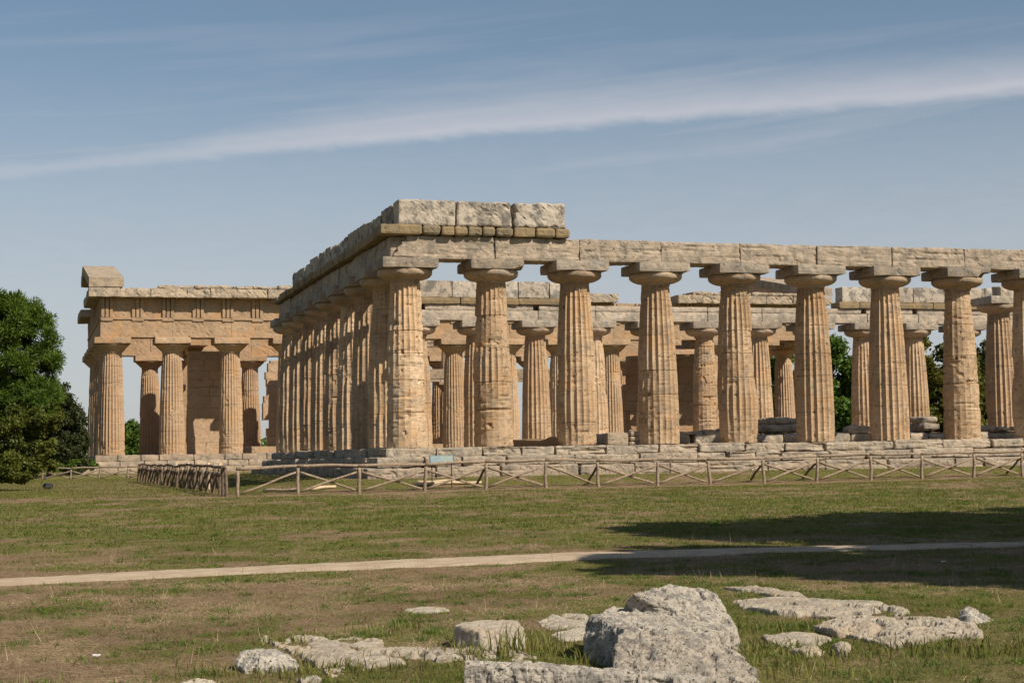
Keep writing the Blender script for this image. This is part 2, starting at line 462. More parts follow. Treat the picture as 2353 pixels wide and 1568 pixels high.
col = t.mix(gf, dry, grn)
soil = t.mix(t.ramp(n2, 0.3, 0.7), (0.30, 0.21, 0.135), (0.23, 0.155, 0.10))
col = t.mix(t.m('MULTIPLY', ba, t.ramp(t.m('ADD', t.m('MULTIPLY', n1, 0.6), t.m('ADD', t.m('MULTIPLY', n2, 0.4), t.m('MULTIPLY', n0, 0.4))), 0.55, 0.82)), col, soil)
M['ground'] = finish(m, t, col, 0.97, t.m('ADD', n2, t.m('MULTIPLY', n3, 0.6)), 0.9, 0.05, 0.05)
gme = fast_mesh('ground', np.stack([GX, GY, GZ], -1).reshape(-1, 3), quads, M['ground'])
for nm, arr in (('green', green_mask(GX, GY)), ('bare', bare_mask(GX, GY))):
    at_ = gme.attributes.new(nm, 'FLOAT', 'POINT'); at_.data.foreach_set('value', np.asarray(arr, np.float32))
gme.polygons.foreach_set('use_smooth', [True] * len(gme.polygons))
tag(link('ground', gme), kind='structure')

# footpath across the meadow
near_e = [(-500, 1372), (-150, 1355), (0, 1347), (400, 1327), (800, 1310), (1176, 1296), (1400, 1284), (1640, 1275), (2000, 1265), (2352, 1255), (2700, 1246), (3100, 1238)]
far_e = [(-500, 1348), (-150, 1333), (0, 1327), (400, 1308), (800, 1290), (1176, 1275), (1400, 1265), (1640, 1259), (2000, 1251), (2352, 1242), (2700, 1234), (3100, 1227)]
PX = np.linspace(-500, 3100, 400)
n_y = np.interp(PX, [p[0] for p in near_e], [p[1] for p in near_e]); f_y = np.interp(PX, [p[0] for p in far_e], [p[1] for p in far_e])
A_ = np.array([hit(a, b) for a, b in zip(PX, n_y)]); B_ = np.array([hit(a, b) for a, b in zip(PX, f_y)])
wob = fbm(np.stack([A_[:, 0] * 1.5, A_[:, 1] * 0, A_[:, 0] * 0], 1), 5, 5, .65) * 0.34
wob2 = fbm(np.stack([B_[:, 0] * 1.3, B_[:, 1] * 0 + 7, A_[:, 0] * 0], 1), 6, 5, .65) * 0.38
A_[:, 1] += wob; B_[:, 1] += wob2
K = 8
pv = []
for k in range(K + 1):
    q = A_ + (B_ - A_) * k / K; q[:, 2] = ground_z(q[:, 0], q[:, 1]) + (0.014 if 0 < k < K else -0.02); pv.append(q)
pv = np.concatenate(pv); n = len(PX)
pq = [(k * n + i, k * n + i + 1, (k + 1) * n + i + 1, (k + 1) * n + i) for k in range(K) for i in range(n - 1)]
m, t = new_mat('pale_gravel_path')
pos = t.n('ShaderNodeNewGeometry').outputs['Position']
n1 = t.noise(pos, 3.0, 6, 0.7); n2 = t.noise(pos, 45.0, 3, 0.7)
col = t.mix(t.ramp(n1, 0.3, 0.7), (0.50, 0.395, 0.285), (0.35, 0.265, 0.18)); col = t.mix(t.ramp(n2, 0.52, 0.70, 0, 0.6), col, (0.20, 0.15, 0.10))
M['path'] = finish(m, t, col, 0.95, n2, 0.6, 0.01, 0.05)
tag(link('path', fast_mesh('path', pv, pq, M['path'])), kind='structure')
PATH_A, PATH_B = A_, B_


def off_path(x, y):
    o = np.argsort(PATH_A[:, 0]); lo = np.interp(x, PATH_A[o, 0], PATH_A[o, 1]); o = np.argsort(PATH_B[:, 0]); hi_ = np.interp(x, PATH_B[o, 0], PATH_B[o, 1])
    return (y < lo - 0.02) | (y > hi_ + 0.02)


# ------------------------------------------------------------------ column shafts
def shaft_mesh(name, mat, H, R0, R1, flutes, depth, erode, seed, dz=0.075, bulge=2.2, worn_band=None):
    rg = np.random.default_rng(seed)
    per = 4; n = flutes * per
    zs = list(np.arange(0, H, dz)) + [H]
    joints = []; z = rg.uniform(0.7, 1.3)
    while z < H - 0.4: joints.append(z); z += rg.uniform(0.75, 1.35)
    zz = [q for q in zs if all(abs(q - j) > 0.04 for j in joints)]
    for j in joints: zz += [j - 0.018, j, j + 0.018]
    zz = np.array(sorted(zz)); nr = len(zz)
    th = np.arange(n) / n * 2 * math.pi
    T, Z = np.meshgrid(th, zz)
    u = (np.arange(n) % per) / per
    arc = 1 - (2 * u - 1) ** 2
    R = R0 - (R0 - R1) * (Z / H) ** bulge
    P = np.stack([np.cos(T) * R0, np.sin(T) * R0, Z], -1).reshape(-1, 3)
    er = fbm(P * np.array([0.9, 0.9, 0.65]) + seed * 7.1, seed, 4, 0.6).reshape(T.shape)
    drum = np.searchsorted(joints, Z)                                  # each drum weathers by itself
    dj = rg.uniform(-0.45, 0.45, len(joints) + 1)[drum]
    wear = np.clip(0.46 + erode + 1.3 * er + dj + 0.35 * (1 - sstep(Z, 0, 1.6)), 0, 1) ** 1.5   # 1 = flutes gone
    if worn_band is not None: wear = np.maximum(wear, worn_band(Z / H, T))
    loss = 0.5 * depth * wear + 0.045 * wear * np.clip(0.4 + er, 0, 1)
    r = R - loss - depth * arc[None, :] * (1 - 0.88 * wear)
    fine = fbm(P * np.array([5.0, 5.0, 7.0]) + 30, seed + 5, 4, 0.65).reshape(T.shape)
    r = r + fine * (0.006 + 0.022 * wear)
    strat = fbm(P * np.array([1.2, 1.2, 11.0]) + 70, seed + 8, 3, 0.6).reshape(T.shape)
    r = r - np.maximum(0, strat - 0.18) * (0.03 + 0.13 * wear)
    pit = fbm(P * np.array([3.2, 3.2, 4.5]) + 90, seed + 12, 3, 0.55).reshape(T.shape)
    r = r - np.maximum(0, pit - 0.40) * (0.12 + 0.35 * wear)
    for j in joints:
        g = np.abs(Z - j) < 0.004
        r = np.where(g, r - 0.014 - 0.022 * np.clip(er + 0.5, 0, 1), r)
    v = np.stack([np.cos(T) * r, np.sin(T) * r, Z], -1).reshape(-1, 3)
    f = []
    for i in range(nr - 1):
        b0 = i * n
        f += [(b0 + j, b0 + (j + 1) % n, b0 + n + (j + 1) % n, b0 + n + j) for j in range(n)]
    f.append(tuple(range(n))[::-1])
    return MB().add(v, f).mesh(name, mat)


def echinus_mesh(name, mat, r0, r1, h, seed, flare=1.0):
    prof = []
    prof.append((r0 * 0.98, 0)); prof.append((r0 * 1.01, h * 0.06)); prof.append((r0 * 0.975, h * 0.10)); prof.append((r0 * 1.02, h * 0.16))
    for k in range(11):
        s = k / 10
        if flare > 0.5: rr = r0 * 1.04 + (r1 - r0 * 1.04) * math.sin(min(1.0, s * 1.25) * math.pi / 2) ** 0.55        # wide cushion-like profile
        else: rr = r0 * 1.04 + (r1 - r0 * 1.04) * (s ** 0.92)
        prof.append((rr, h * (0.2 + 0.68 * s)))
    prof += [(r1 * 0.99, h * 0.95), (r1 * 0.93, h)]
    v, f = lathe(prof, 44)
    nz = fbm(v * 2.2 + seed, seed, 4, 0.6); pt = np.maximum(0, fbm(v * 3 + 50, seed + 3, 3) - 0.3)
    L = np.linalg.norm(v[:, :2], axis=1, keepdims=True) + 1e-6
    v[:, :2] *= 1 + ((nz * 0.022 - pt * 0.16)[:, None]) / L
    return MB().add(v, f).mesh(name, mat, True)


def abacus_mesh(name, mat, half, h, seed, chip=0.0):
    def warp(v):
        if chip:
            c = np.maximum(0, (v[:, 0] * 0.8 - v[:, 1] * 0.55) / half - 0.75 + 0.5 * fbm(v * 1.5 + seed, seed + 2, 3))
            v[:, 2] += np.clip(c, 0, 1) * chip * np.where(v[:, 2] < h * .6, 1, 0.1); v[:, :2] *= (1 - 0.16 * np.clip(c, 0, 1) * chip * 2)[:, None]
        return v
    v, f = stone_box((-half, -half, 0), (half, half, h), 0.11, 0.045, 0.035, seed, 2.4, warp)
    return MB().add(v, f).mesh(name, mat)


def place_column(parent, shaft, ech, aba, loc, rz, Hs, He, label=None):
    c = link('column', shaft, parent); c.location = loc; c.rotation_euler = (0, 0, rz)
    e = link('echinus', ech, c); e.location = (0, 0, Hs)
    k = link('abacus', aba, c); k.location = (0, 0, Hs + He - 0.005); k.rotation_euler = (0, 0, -rz + random.choice((0, math.pi / 2, math.pi)) * 0)
    if label: c['label'] = label
    return c


def course(mb, axis, u0, u1, v0, v1, z0, z1, lens, seed, res=0.2, rnd=0.05, amp=0.03, gap=0.012, jit=0.02, zj=0.0, holes=(), freq=2.0, strat=0.0):
    """row of blocks along axis ('a' or 'b'); v = extent across; lens = (min,max) block length or explicit cut list"""
    rg = np.random.default_rng(seed)
    if isinstance(lens, tuple):
        cuts = [u0]
        while cuts[-1] < u1 - lens[0] * 0.6: cuts.append(min(u1, cuts[-1] + rg.uniform(*lens)))
        cuts[-1] = u1
    else: cuts = list(lens)
    for i in range(len(cuts) - 1):
        p, q = cuts[i] + gap / 2, cuts[i + 1] - gap / 2
        if any(h0 < (p + q) / 2 < h1 for h0, h1 in holes): continue
        j0, j1 = rg.uniform(-jit, jit, 2); zt = z1 + rg.uniform(-zj, zj * 0.4)
        if axis == 'a': lo, hi = (p, v0 + j0, z0), (q, v1 + j1, zt)
        else: lo, hi = (v0 + j0, p, z0), (v1 + j1, q, zt)
        mb.add(*stone_box(lo, hi, res, rnd * rg.uniform(0.6, 1.5), amp * rg.uniform(.7, 1.4), seed * 13 + i, freq, None, strat))
    return mb


# ------------------------------------------------------------------ the nearer temple
SH = 1.05                                   # height of the stylobate over the temple's base
hera = empty('ancient_temple', (HC[0], HC[1], HZ - SH), AL)
tag(hera, 'nearer ruined Doric temple of stocky tan columns with bare beams and three big upper blocks', 'temple', 'ruined temples')
HS, HE, HA = 5.69, 0.44, 0.355
R0, R1 = 0.745, 0.515
LA, LB = 17 * SF, 8 * SW
worn8 = lambda zf, T: 0.95 * (zf > 0.0) * sstep(np.cos(T + 1.05), -0.2, 0.4) * np.where((zf > .55) | (zf < .14), 1, .9)
shafts = [shaft_mesh('column', M['hera_shaft'], HS, R0, R1, 20, 0.074, e, 100 + i, worn_band=wb)
          for i, (e, wb) in enumerate([(-.15, lambda zf, T: 0.9 * (zf < .42)), (.10, None), (-.25, None), (-.40, None), (-.15, None), (-.45, None), (-.35, None), (.25, worn8), (-.3, None), (-.2, None)])]
echs = [echinus_mesh('echinus', M['hera_cap'], R1, 0.965, HE, 200 + i) for i in range(4)]
abas = [abacus_mesh('abacus', M['hera_abacus'], 0.985, HA, 210 + i, c) for i, c in enumerate((0.0, 0.30, 0.05, 0.35))]
for i in range(18):
    for b, far in ((0, 0), (8, 1)):
        k = i if (b == 0 and i < 8) else 2 + (i * 3 + b) % 8
        if k == 7 and i != 7: k = 3
        ab = {1: 1, 7: 3}.get(i, (0, 2)[i % 2]) if b == 0 else (0, 2)[(i + 1) % 2]
        place_column(hera, shafts[k], echs[(i + b) % 4], abas[ab], (i * SF, b * SW, SH), 0 if (b == 0 and i < 8) else (i * 5 % 20) * math.pi / 10, HS, HE)
for j in range(1, 8):
    for a, o in ((0, 0), (17, 1)):
        k = (5, 8, 3, 9, 2, 6, 4)[(j + o * 2) % 7]
        place_column(hera, shafts[k], echs[(j + o) % 4], abas[(0, 2)[j % 2]], (a * SF, j * SW, SH), (j * 7 % 20) * math.pi / 10, HS, HE)
# steps
for s, (off, z1, z0, dep) in enumerate(((0.98, SH, SH - 0.33, 1.1), (1.36, SH - 0.33, SH - 0.65, 0.6), (1.78, SH - 0.65, -0.35, 0.7))):
    mb = MB()
    z1e = z1 - 0.003 * s
    course(mb, 'a', -off, LA + off, -off, -off + dep, z0, z1e, ((0.9, 2.2), (1.0, 2.6), (1.0, 2.8))[s], 300 + s, 0.065, 0.045, 0.045, 0.035, 0.07, 0.04, freq=2.6, strat=0.15)
    course(mb, 'b', -off + dep + .02, LB + off, -off, -off + dep, z0, z1e, (1.1, 2.6), 310 + s, 0.085, 0.045, 0.045, 0.035, 0.06, 0.04, freq=2.6, strat=0.15)
    course(mb, 'a', -off + dep + .02, LA + off, LB + off - dep, LB + off, z0, z1e, (1.2, 2.4), 320 + s, 0.4, 0.06, 0.04)
    course(mb, 'b', -off + dep + .02, LB + off - dep - .02, LA + off - dep, LA + off, z0, z1e, (1.2, 2.4), 330 + s, 0.4, 0.06, 0.04)
    mb.build('step', M['step'], hera)
mb = MB()
mb.add(*stone_box((0.1, 0.1, -0.3), (LA - .1, LB - .1, SH - 0.02), 0.6, 0.05, 0.03, 5))
mb.build('temple_floor', M['step'], hera)
# beams over the columns
Z0 = SH + HS + HE + HA - 0.005; Z1 = Z0 + 0.79
ax = [i * SF for i in range(1, 18)]
mb = MB()


def broken(v):
    k = sstep((v[:, 2] - Z0) / (Z1 - Z0), 0.15, 0.95)
    stair = np.floor((v[:, 2] - Z0) / 0.2) * 0.2
    cut = -0.50 + 0.78 * stair + 0.14 * fbm(v * 2.5, 77, 3)
    v[:, 0] = np.where(v[:, 0] < 0.9, np.maximum(v[:, 0], cut), v[:, 0]); return v


mb.add(*stone_box((-0.6, -0.62, Z0), (SF - 0.02, 0.55, Z1), 0.08, 0.03, 0.03, 401, 2.2, broken, 0.09))
course(mb, 'a', SF, LA + 0.6, -0.62, 0.60, Z0, Z1, ax + [LA + 0.6], 402, 0.075, 0.035, 0.035, 0.008, 0.02, 0.02, strat=0.09)
mb.build('architrave', M['hera_beam'], hera)
mb = MB()
course(mb, 'b', -0.15, LB + 0.62, -0.60, 0.58, Z0, Z1 - 0.004, [-0.45] + [j * SW for j in range(1, 8)] + [LB + .62], 403, 0.1, 0.05, 0.04, 0.012, 0.02, 0.02, strat=0.08)
mb.build('architrave', M['hera_beam'], hera)
hole_px = (1235, 1990, 2108, 972)
ha = [flank_a(p, LB - .6, HC) for p in hole_px]
mb = MB()
course(mb, 'a', 0.64, LA + 0.6, LB - 0.60, LB + 0.60, Z0, Z1 - 0.27, [0.64] + ax + [LA + 0.6], 404, 0.16, 0.04, 0.035, 0.02, 0.02, 0)
cuts = sorted([0.64, LA + 0.6] + [h - .15 for h in ha] + [h + .15 for h in ha] + [x for x in ax if all(abs(x - h) > .5 for h in ha)])
course(mb, 'a', 0.64, LA + 0.6, LB - 0.60, LB + 0.60, Z1 - 0.27, Z1, cuts, 405, 0.16, 0.03, 0.03, 0.006, 0.015, 0.0, holes=[(h - .16, h + .16) for h in ha])
for h in ha: mb.add(*stone_box((h - .15, LB - .15, Z1 - .27), (h + .15, LB + .5, Z1 - .02), 0.3, 0.02, 0.01, 3))
mb.build('architrave', M['hera_beam'], hera)
mb = MB(); course(mb, 'b', 0.62, LB - 0.62, LA - 0.6, LA + 0.6, Z0, Z1, [0.62] + [j * SW for j in range(1, 8)] + [LB - .62], 406, 0.25); mb.build('architrave', M['hera_beam'], hera)
# thin sandstone course and the big blocks above it
ZC = Z1 + 0.35
fr = [flank_a(p, -.55, HC) for p in (1052, 1183, 1306)]
cush_end = flank_a(1317, -.8, HC)
mb = MB()
ccuts = [-1.05] + [flank_a(p, -.85, HC) for p in (976, 1019, 1050, 1082, 1115, 1146, 1187, 1238, 1283)] + [cush_end]
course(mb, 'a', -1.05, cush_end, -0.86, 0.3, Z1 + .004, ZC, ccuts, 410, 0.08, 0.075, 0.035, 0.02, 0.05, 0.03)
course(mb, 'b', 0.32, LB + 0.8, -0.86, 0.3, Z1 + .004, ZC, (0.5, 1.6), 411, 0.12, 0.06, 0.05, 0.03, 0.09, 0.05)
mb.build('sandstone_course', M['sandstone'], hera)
rg = np.random.default_rng(5)
cuts = [-0.36] + fr
for i in range(3):
    MB().add(*stone_box((cuts[i] + (.01, .03, .05)[i], -0.66, ZC + .004), (cuts[i + 1] - (.02, .05, .0)[i], 0.25, ZC + 0.90 - (0, .0, -.01)[i]), 0.07, (0.06, .09, .13)[i], (0.045, 0.075, 0.10)[i], 420 + i, 2.6)).build('frieze_block', M['hera_frieze'], hera)
lo_, hi_ = 5.0, LB + 2
for _ in range(40):
    m_ = (lo_ + hi_) / 2; q = HC - .4 * E_ + m_ * W_
    if q[0] / q[1] > ray(675, 640)[0]: lo_ = m_
    else: hi_ = m_
bend = min(lo_, LB + .6)
b = 0.27
while b < bend - 0.25:
    L = rg.uniform(1.1, 2.0); e = min(b + L, bend)
    top = ZC + 0.88 + rg.uniform(-.11, .02)
    MB().add(*stone_box((-0.40 + rg.uniform(-.04, .03), b + .015, ZC + .004), (0.35, e - .02, top), 0.09, 0.07, 0.11, 430 + int(b * 10), 1.6)).build('frieze_block', M['hera_frieze'], hera)
    b = e
# far long side: two stretches keep their upper blocks
for pa, pb, sd in ((955, 1290, 440), (1939, 2352 + 420, 460)):
    a0, a1 = flank_a(pa, LB - .5, HC), min(flank_a(pb, LB - .5, HC), LA)
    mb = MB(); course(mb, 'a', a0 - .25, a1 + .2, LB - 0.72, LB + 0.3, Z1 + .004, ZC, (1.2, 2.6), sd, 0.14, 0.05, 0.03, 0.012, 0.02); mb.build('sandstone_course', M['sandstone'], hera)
    a = a0
    while a < a1 - 0.4:
        e = min(a + rg.uniform(1.0, 2.3), a1)
        MB().add(*stone_box((a + .012, LB - 0.6, ZC + .004), (e - .012, LB + 0.25, ZC + 0.86 + rg.uniform(-.04, .02)), 0.13, 0.05, 0.03, sd + int(a * 10), 1.8)).build('frieze_block', M['hera_frieze'], hera)
        a = e
# inner columns along the middle and the foundation of the inner room
a_in = flank_a(2300, 11.6, HC)
for k in range(3):
    place_column(hera, shafts[(5, 3, 6)[k]], echs[k], abas[0], (a_in + k * 4.9, 11.6, SH + 0.18), 0.3 * 0, HS, HE)
MB().add(*stone_box((a_in - .1, 11.2, Z0 + .18), (a_in + .5, 12.0, Z0 + .72), 0.12, 0.08, 0.08, 481)).build('beam_stump', M['hera_beam'], hera)
mb = MB()
course(mb, 'a', 8.0, 50, 5.0, 5.75, SH - .05, SH + 0.42, (0.7, 1.8), 470, 0.14, 0.12, 0.09, 0.06, 0.15, 0.16)
course(mb, 'a', 9.0, 50, 5.1, 5.7, SH + 0.38, SH + 0.62, (0.7, 1.8), 472, 0.14, 0.1, 0.09, 0.2, 0.15, 0.10, holes=[(9, 12), (16, 19), (22, 24.5), (30, 32)])
mb.build('cella_foundation', M['step'], hera)
mb = MB()
course(mb, 'a', 8.0, 50, 17.6, 18.3, SH - .05, SH + 0.45, (0.7, 1.8), 471, 0.2, 0.12, 0.09, 0.06, 0.1, 0.15)
mb.build('cella_foundation', M['step'], hera)
mb = MB()
gv, gf_ = grid_box((8.5, 5.8, SH - .05), (50, 17.5, SH + .36), 0.5)
gv[:, 2] = np.where(gv[:, 2] > SH + .1, gv[:, 2] + 0.14 * fbm(gv * .6, 50, 4), gv[:, 2])
mb.add(gv, gf_).build('earth_floor', M['ground'], hera)

# ------------------------------------------------------------------ the farther temple
NH = 1.45
nep = empty('ancient_temple', (NC[0], NC[1], NZ - NH), AL)
tag(nep, 'farther orange stone Doric temple behind, with frieze, cornice and gable ends still standing', 'temple', 'ruined temples')
QS, QE, QA = 7.72, 0.68, 0.48
nsh = [shaft_mesh('column', M['nep_shaft'], QS, 0.99, 0.735, 24, 0.085, e, 500 + i, dz=0.13, bulge=1.5) for i, e in enumerate((-.45, -.35, -.3, -.4, -.2))]
nech = [echinus_mesh('echinus', M['nep'], 0.74, 1.27, QE, 520 + i, 0.0) for i in range(2)]
naba = [abacus_mesh('abacus', M['nep'], 1.36, QA, 530 + i, c) for i, c in enumerate((0, 0.1))]
LA2, LB2 = 13 * NS, 5 * NW
for i in range(14):
    for j in range(6):
        if 0 < i < 13 and 0 < j < 5: continue
        place_column(nep, nsh[(i * 2 + j) % 5], nech[(i + j) % 2], naba[(i + j) % 2], (i * NS, j * NW, NH), (i * 5 + j * 3) % 24 * math.pi / 12, QS, QE)
for a, b in ((7.6, 9.1), (7.6, 13.1), (50.4, 9.1), (50.4, 13.1)):
    c = place_column(nep, nsh[(int(a) + int(b)) % 5], nech[0], naba[0], (a, b, NH), 0, QS, QE); c.scale = (0.86, 0.86, 0.98)
for s, (off, z1, z0, dep) in enumerate(((1.28, NH, NH - 0.46, 1.6), (1.75, NH - 0.46, NH - 0.93, 0.9), (2.25, NH - 0.93, -0.5, 0.9))):
    mb = MB()
    course(mb, 'a', -off, LA2 + off, -off, -off + dep, z0, z1, (1.3, 2.6), 540 + s, 0.25, 0.06, 0.05, 0.025, 0.05, 0.03)
    course(mb, 'b', -off + dep + .02, LB2 + off, -off, -off + dep, z0, z1, (1.3, 2.6), 550 + s, 0.25, 0.06, 0.05, 0.025, 0.05, 0.03)
    course(mb, 'a', -off + dep + .02, LA2 + off, LB2 + off - dep, LB2 + off, z0, z1, (2, 3), 560 + s, 0.6, 0.06, 0.04)
    course(mb, 'b', -off + dep + .02, LB2 + off - dep - .02, LA2 + off - dep, LA2 + off, z0, z1, (2, 3), 570 + s, 0.6, 0.06, 0.04)
    mb.build('step', M['nep_top'], nep)
MB().add(*stone_box((0.2, 0.2, -0.3), (LA2 - .2, LB2 - .2, NH - .02), 1.0, 0.05, 0.03, 6)).build('temple_floor', M['nep_top'], nep)
Y0 = NH + QS + QE + QA - .005; Y1 = Y0 + 1.50; Y2 = Y1 + 1.50; Y3 = Y2 + 0.70


def side(fn):
    """the four sides: (axis, start, end, outer, inner, outward sign)"""
    return [('a', -0.9, LA2 + 0.9, -0.9, 0.9), ('a', -0.9, LA2 + 0.9, LB2 + 0.9, LB2 - 0.9), ('b', 0.92, LB2 - 0.92, -0.9, 0.9), ('b', 0.92, LB2 - 0.92, LA2 + 0.9, LA2 - 0.9)]


for q, (axn, u0, u1, o, i_) in enumerate(side(0)):
    sg = -1 if o < i_ else 1
    sp = NS if axn == 'a' else NW
    cuts = [u0] + [k * sp for k in range(1, 14 if axn == 'a' else 5) if u0 + 1 < k * sp < u1 - 1] + [u1]
    mb = MB(); v0, v1 = min(o, i_), max(o, i_)
    course(mb, axn, u0, u1, v0, v1, Y0, Y1 - .15, cuts, 600 + q, 0.2, 0.02, 0.045, 0.004, 0.012)
    t0, t1 = (o - 0.1, i_) if sg < 0 else (i_, o + 0.1)
    course(mb, axn, u0 - (.1 if axn == 'a' else 0), u1 + (.1 if axn == 'a' else 0), min(t0, t1), max(t0, t1), Y1 - .15, Y1, cuts[:1] + cuts[1:], 610 + q, 0.28, 0.02, 0.02, 0.012, 0.0)
    # little peg strips below each triglyph
    L = u1 - u0; nt = 27 if axn == 'a' else 11
    for k in range(nt):
        c = u0 + .5 + (L - 1.0) * k / (nt - 1)
        d0, d1 = (o - 0.09, o + .05) if sg < 0 else (o - .05, o + .09)
        lo, hi = ((c - .43, d0, Y1 - .25), (c + .43, d1, Y1 - .152)) if axn == 'a' else ((d0, c - .43, Y1 - .25), (d1, c + .43, Y1 - .152))
        mb.add(*grid_box(lo, hi, 2))
    mb.build('architrave', M['nep'], nep)
    mb = MB()
    course(mb, axn, u0 + .05, u1 - .05, v0 + .1, v1 - .1, Y1 + .003, Y2, cuts, 620 + q, 0.2, 0.02, 0.05, 0.006, 0.01)
    rgq = np.random.default_rng(630 + q)
    for k in range(nt):
        c = u0 + .5 + (L - 1.0) * k / (nt - 1)
        for g in (-0.31, 0, 0.31):
            h0 = Y1 + .005; h1 = Y2 - (0.0 if rgq.random() < .6 else rgq.uniform(.2, .8))
            d0, d1 = (o - 0.06, o + .16) if sg < 0 else (o - .16, o + .06)
            lo, hi = ((c + g - .12, d0, h0), (c + g + .12, d1, h1)) if axn == 'a' else ((d0, c + g - .12, h0), (d1, c + g + .12, h1))
            mb.add(*stone_box(lo, hi, .3, .04, .01, 5 + k))
    mb.build('frieze', M['nep'], nep)
OH = 1.78
for q, (axn, u0, u1, v0, v1) in enumerate((('a', -OH, LA2 + OH, -OH, 0.7), ('a', -OH, LA2 + OH, LB2 - .7, LB2 + OH), ('b', 0.72, LB2 - .72, LA2 - .7, LA2 + OH), ('b', 0.72, 8.5, -OH, 0.7), ('b', 16.5, LB2 - .72, -OH, .7))):
    mb = MB()
    if q == 0:
        g0, g1 = flank_a(1422, -1.5, NC), flank_a(1560, -1.5, NC)
        m2 = MB(); course(m2, axn, g1, u1, v0, v1, Y2 + .003, Y3, (1.8, 2.8), 646, 0.16, 0.05, 0.08, 0.012, 0.04, 0.04)
        course(m2, axn, g1 + 1.4, u1 - 2.9, v0 + .08, v1, Y3, Y3 + 0.34, (1.5, 4.0), 656, 0.15, 0.1, 0.11, 0.02, 0.1, 0.14)
        m2.build('cornice', M['nep_top'], nep)
        u1 = g0
    course(mb, axn, u0, u1, v0, v1, Y2 + .003, Y3, (1.6, 2.8), 640 + q, 0.16, 0.05, 0.08, 0.012, 0.04, 0.04)
    if axn == 'a': course(mb, axn, u0 + (2.9 + 2.2 if q == 0 else 2.9), u1 - 2.9, v0 + .08, v1, Y3, Y3 + 0.34, (1.5, 4.0), 650 + q, 0.15, 0.1, 0.11, 0.02, 0.1, 0.14, holes=[] if q == 0 else [(10, 14), (30, 40)])
    mb.build('cornice', M['nep_top'], nep)
# gable ends
mid = LB2 / 2; rise = 2.35
for q, (a0, a1, ta0, ta1) in enumerate(((-OH, 0.8, -.75, .7), (LA2 - .8, LA2 + OH, LA2 - .7, LA2 + .75))):
    root = MB()
    pr = [(-OH + .25, Y3 + .01), (LB2 + OH - .25, Y3 + .01), (mid, Y3 + rise + .12)]
    v = [(ta0, y, z) for y, z in pr] + [(ta1, y, z) for y, z in pr]
    root.add(v, [(0, 1, 2), (5, 4, 3), (0, 3, 4, 1), (1, 4, 5, 2), (2, 5, 3, 0)])
    g = root.build('gable_wall', M['nep'], nep)
    for sgn in (0, 1):
        mb = MB()
        v, f = grid_box((a0, 0, 0), (a1, 1, 0.75), 1)
        run = mid + OH
        v, f = stone_box((a0, 0, 0), (a1, run, 0.72), 0.35, 0.06, 0.05, 660 + q * 2 + sgn)
        s_ = v[:, 1].copy()
        if q == 0 and sgn: s_ = run * .70 + s_ * .30
        v[:, 2] += Y3 + 0.02 + s_ / run * rise
        v[:, 1] = (-OH + s_) if sgn == 0 else (LB2 + OH - s_)
        if sgn: f = [tuple(x[::-1]) for x in f]
        mb.add(v, f).build('raking_cornice', M['nep_top'], nep)
# inner room: wall stumps, two storeys of small columns
def wall_stub(a0, a1, b0, b1, z1, seed, tooth=(0.0, 0.0)):
    mb = MB(); z = NH; rgw = np.random.default_rng(seed)
    while z < NH + z1 - .2:
        h = rgw.uniform(.6, .95); t0 = rgw.uniform(0, tooth[0]) if tooth[0] else 0; t1 = rgw.uniform(0, tooth[1]) if tooth[1] else 0
        course(mb, 'a', a0 + t0, a1 - t1, b0, b1, z, min(z + h, NH + z1), (1.0, 2.2), int(seed * 7 + z * 10), 0.25, 0.02, 0.03, 0.003, 0.015); z += h
    mb.build('cella_wall', M['nep'], nep)
sa0, sa1 = flank_a(432, 4.9, NC), 9.3
wall_stub(sa0, sa1, 4.6, 5.7, 8.2, 701)
wall_stub(sa0, sa1, 16.6, 17.7, 8.2, 706)
mb = MB(); course(mb, 'b', 4.6, 17.7, sa0 + .2, sa0 + 1.6, NH + 8.68, NH + 9.8, (4.2, 4.6), 707, 0.3, 0.03, 0.03); mb.build('porch_beam', M['nep'], nep)
wall_stub(flank_a(600, 17.3, NC), 17.0, 16.8, 17.8, 8.2, 702, (0.9, 0.5))
wall_stub(flank_a(1436, 4.9, NC), 51.0, 4.6, 5.7, 7.9, 703, (0.4, 0.0))
wall_stub(42, 51.0, 16.8, 17.8, 6.0, 704, (0.4, 0.0))
wall_stub(9.4, flank_a(1436, 4.9, NC) - .1, 4.6, 5.7, 0.55, 705)
mb = MB(); mb.add(*stone_box((9.4, 5.8, NH - .01), (50, 16.7, NH + .5), 1.2, 0.05, 0.06, 7)); mb.build('cella_floor', M['nep_top'], nep)
ish = shaft_mesh('inner_column', M['nep_shaft'], 4.9, 0.62, 0.46, 20, 0.04, -.4, 720, dz=0.3)
ies = echinus_mesh('echinus', M['nep'], 0.47, 0.78, 0.42, 721, 0); iab = abacus_mesh('abacus', M['nep'], 0.82, 0.3, 722)
ush = shaft_mesh('upper_column', M['nep_shaft'], 2.2, 0.40, 0.31, 16, 0.03, -.4, 723, dz=0.3)
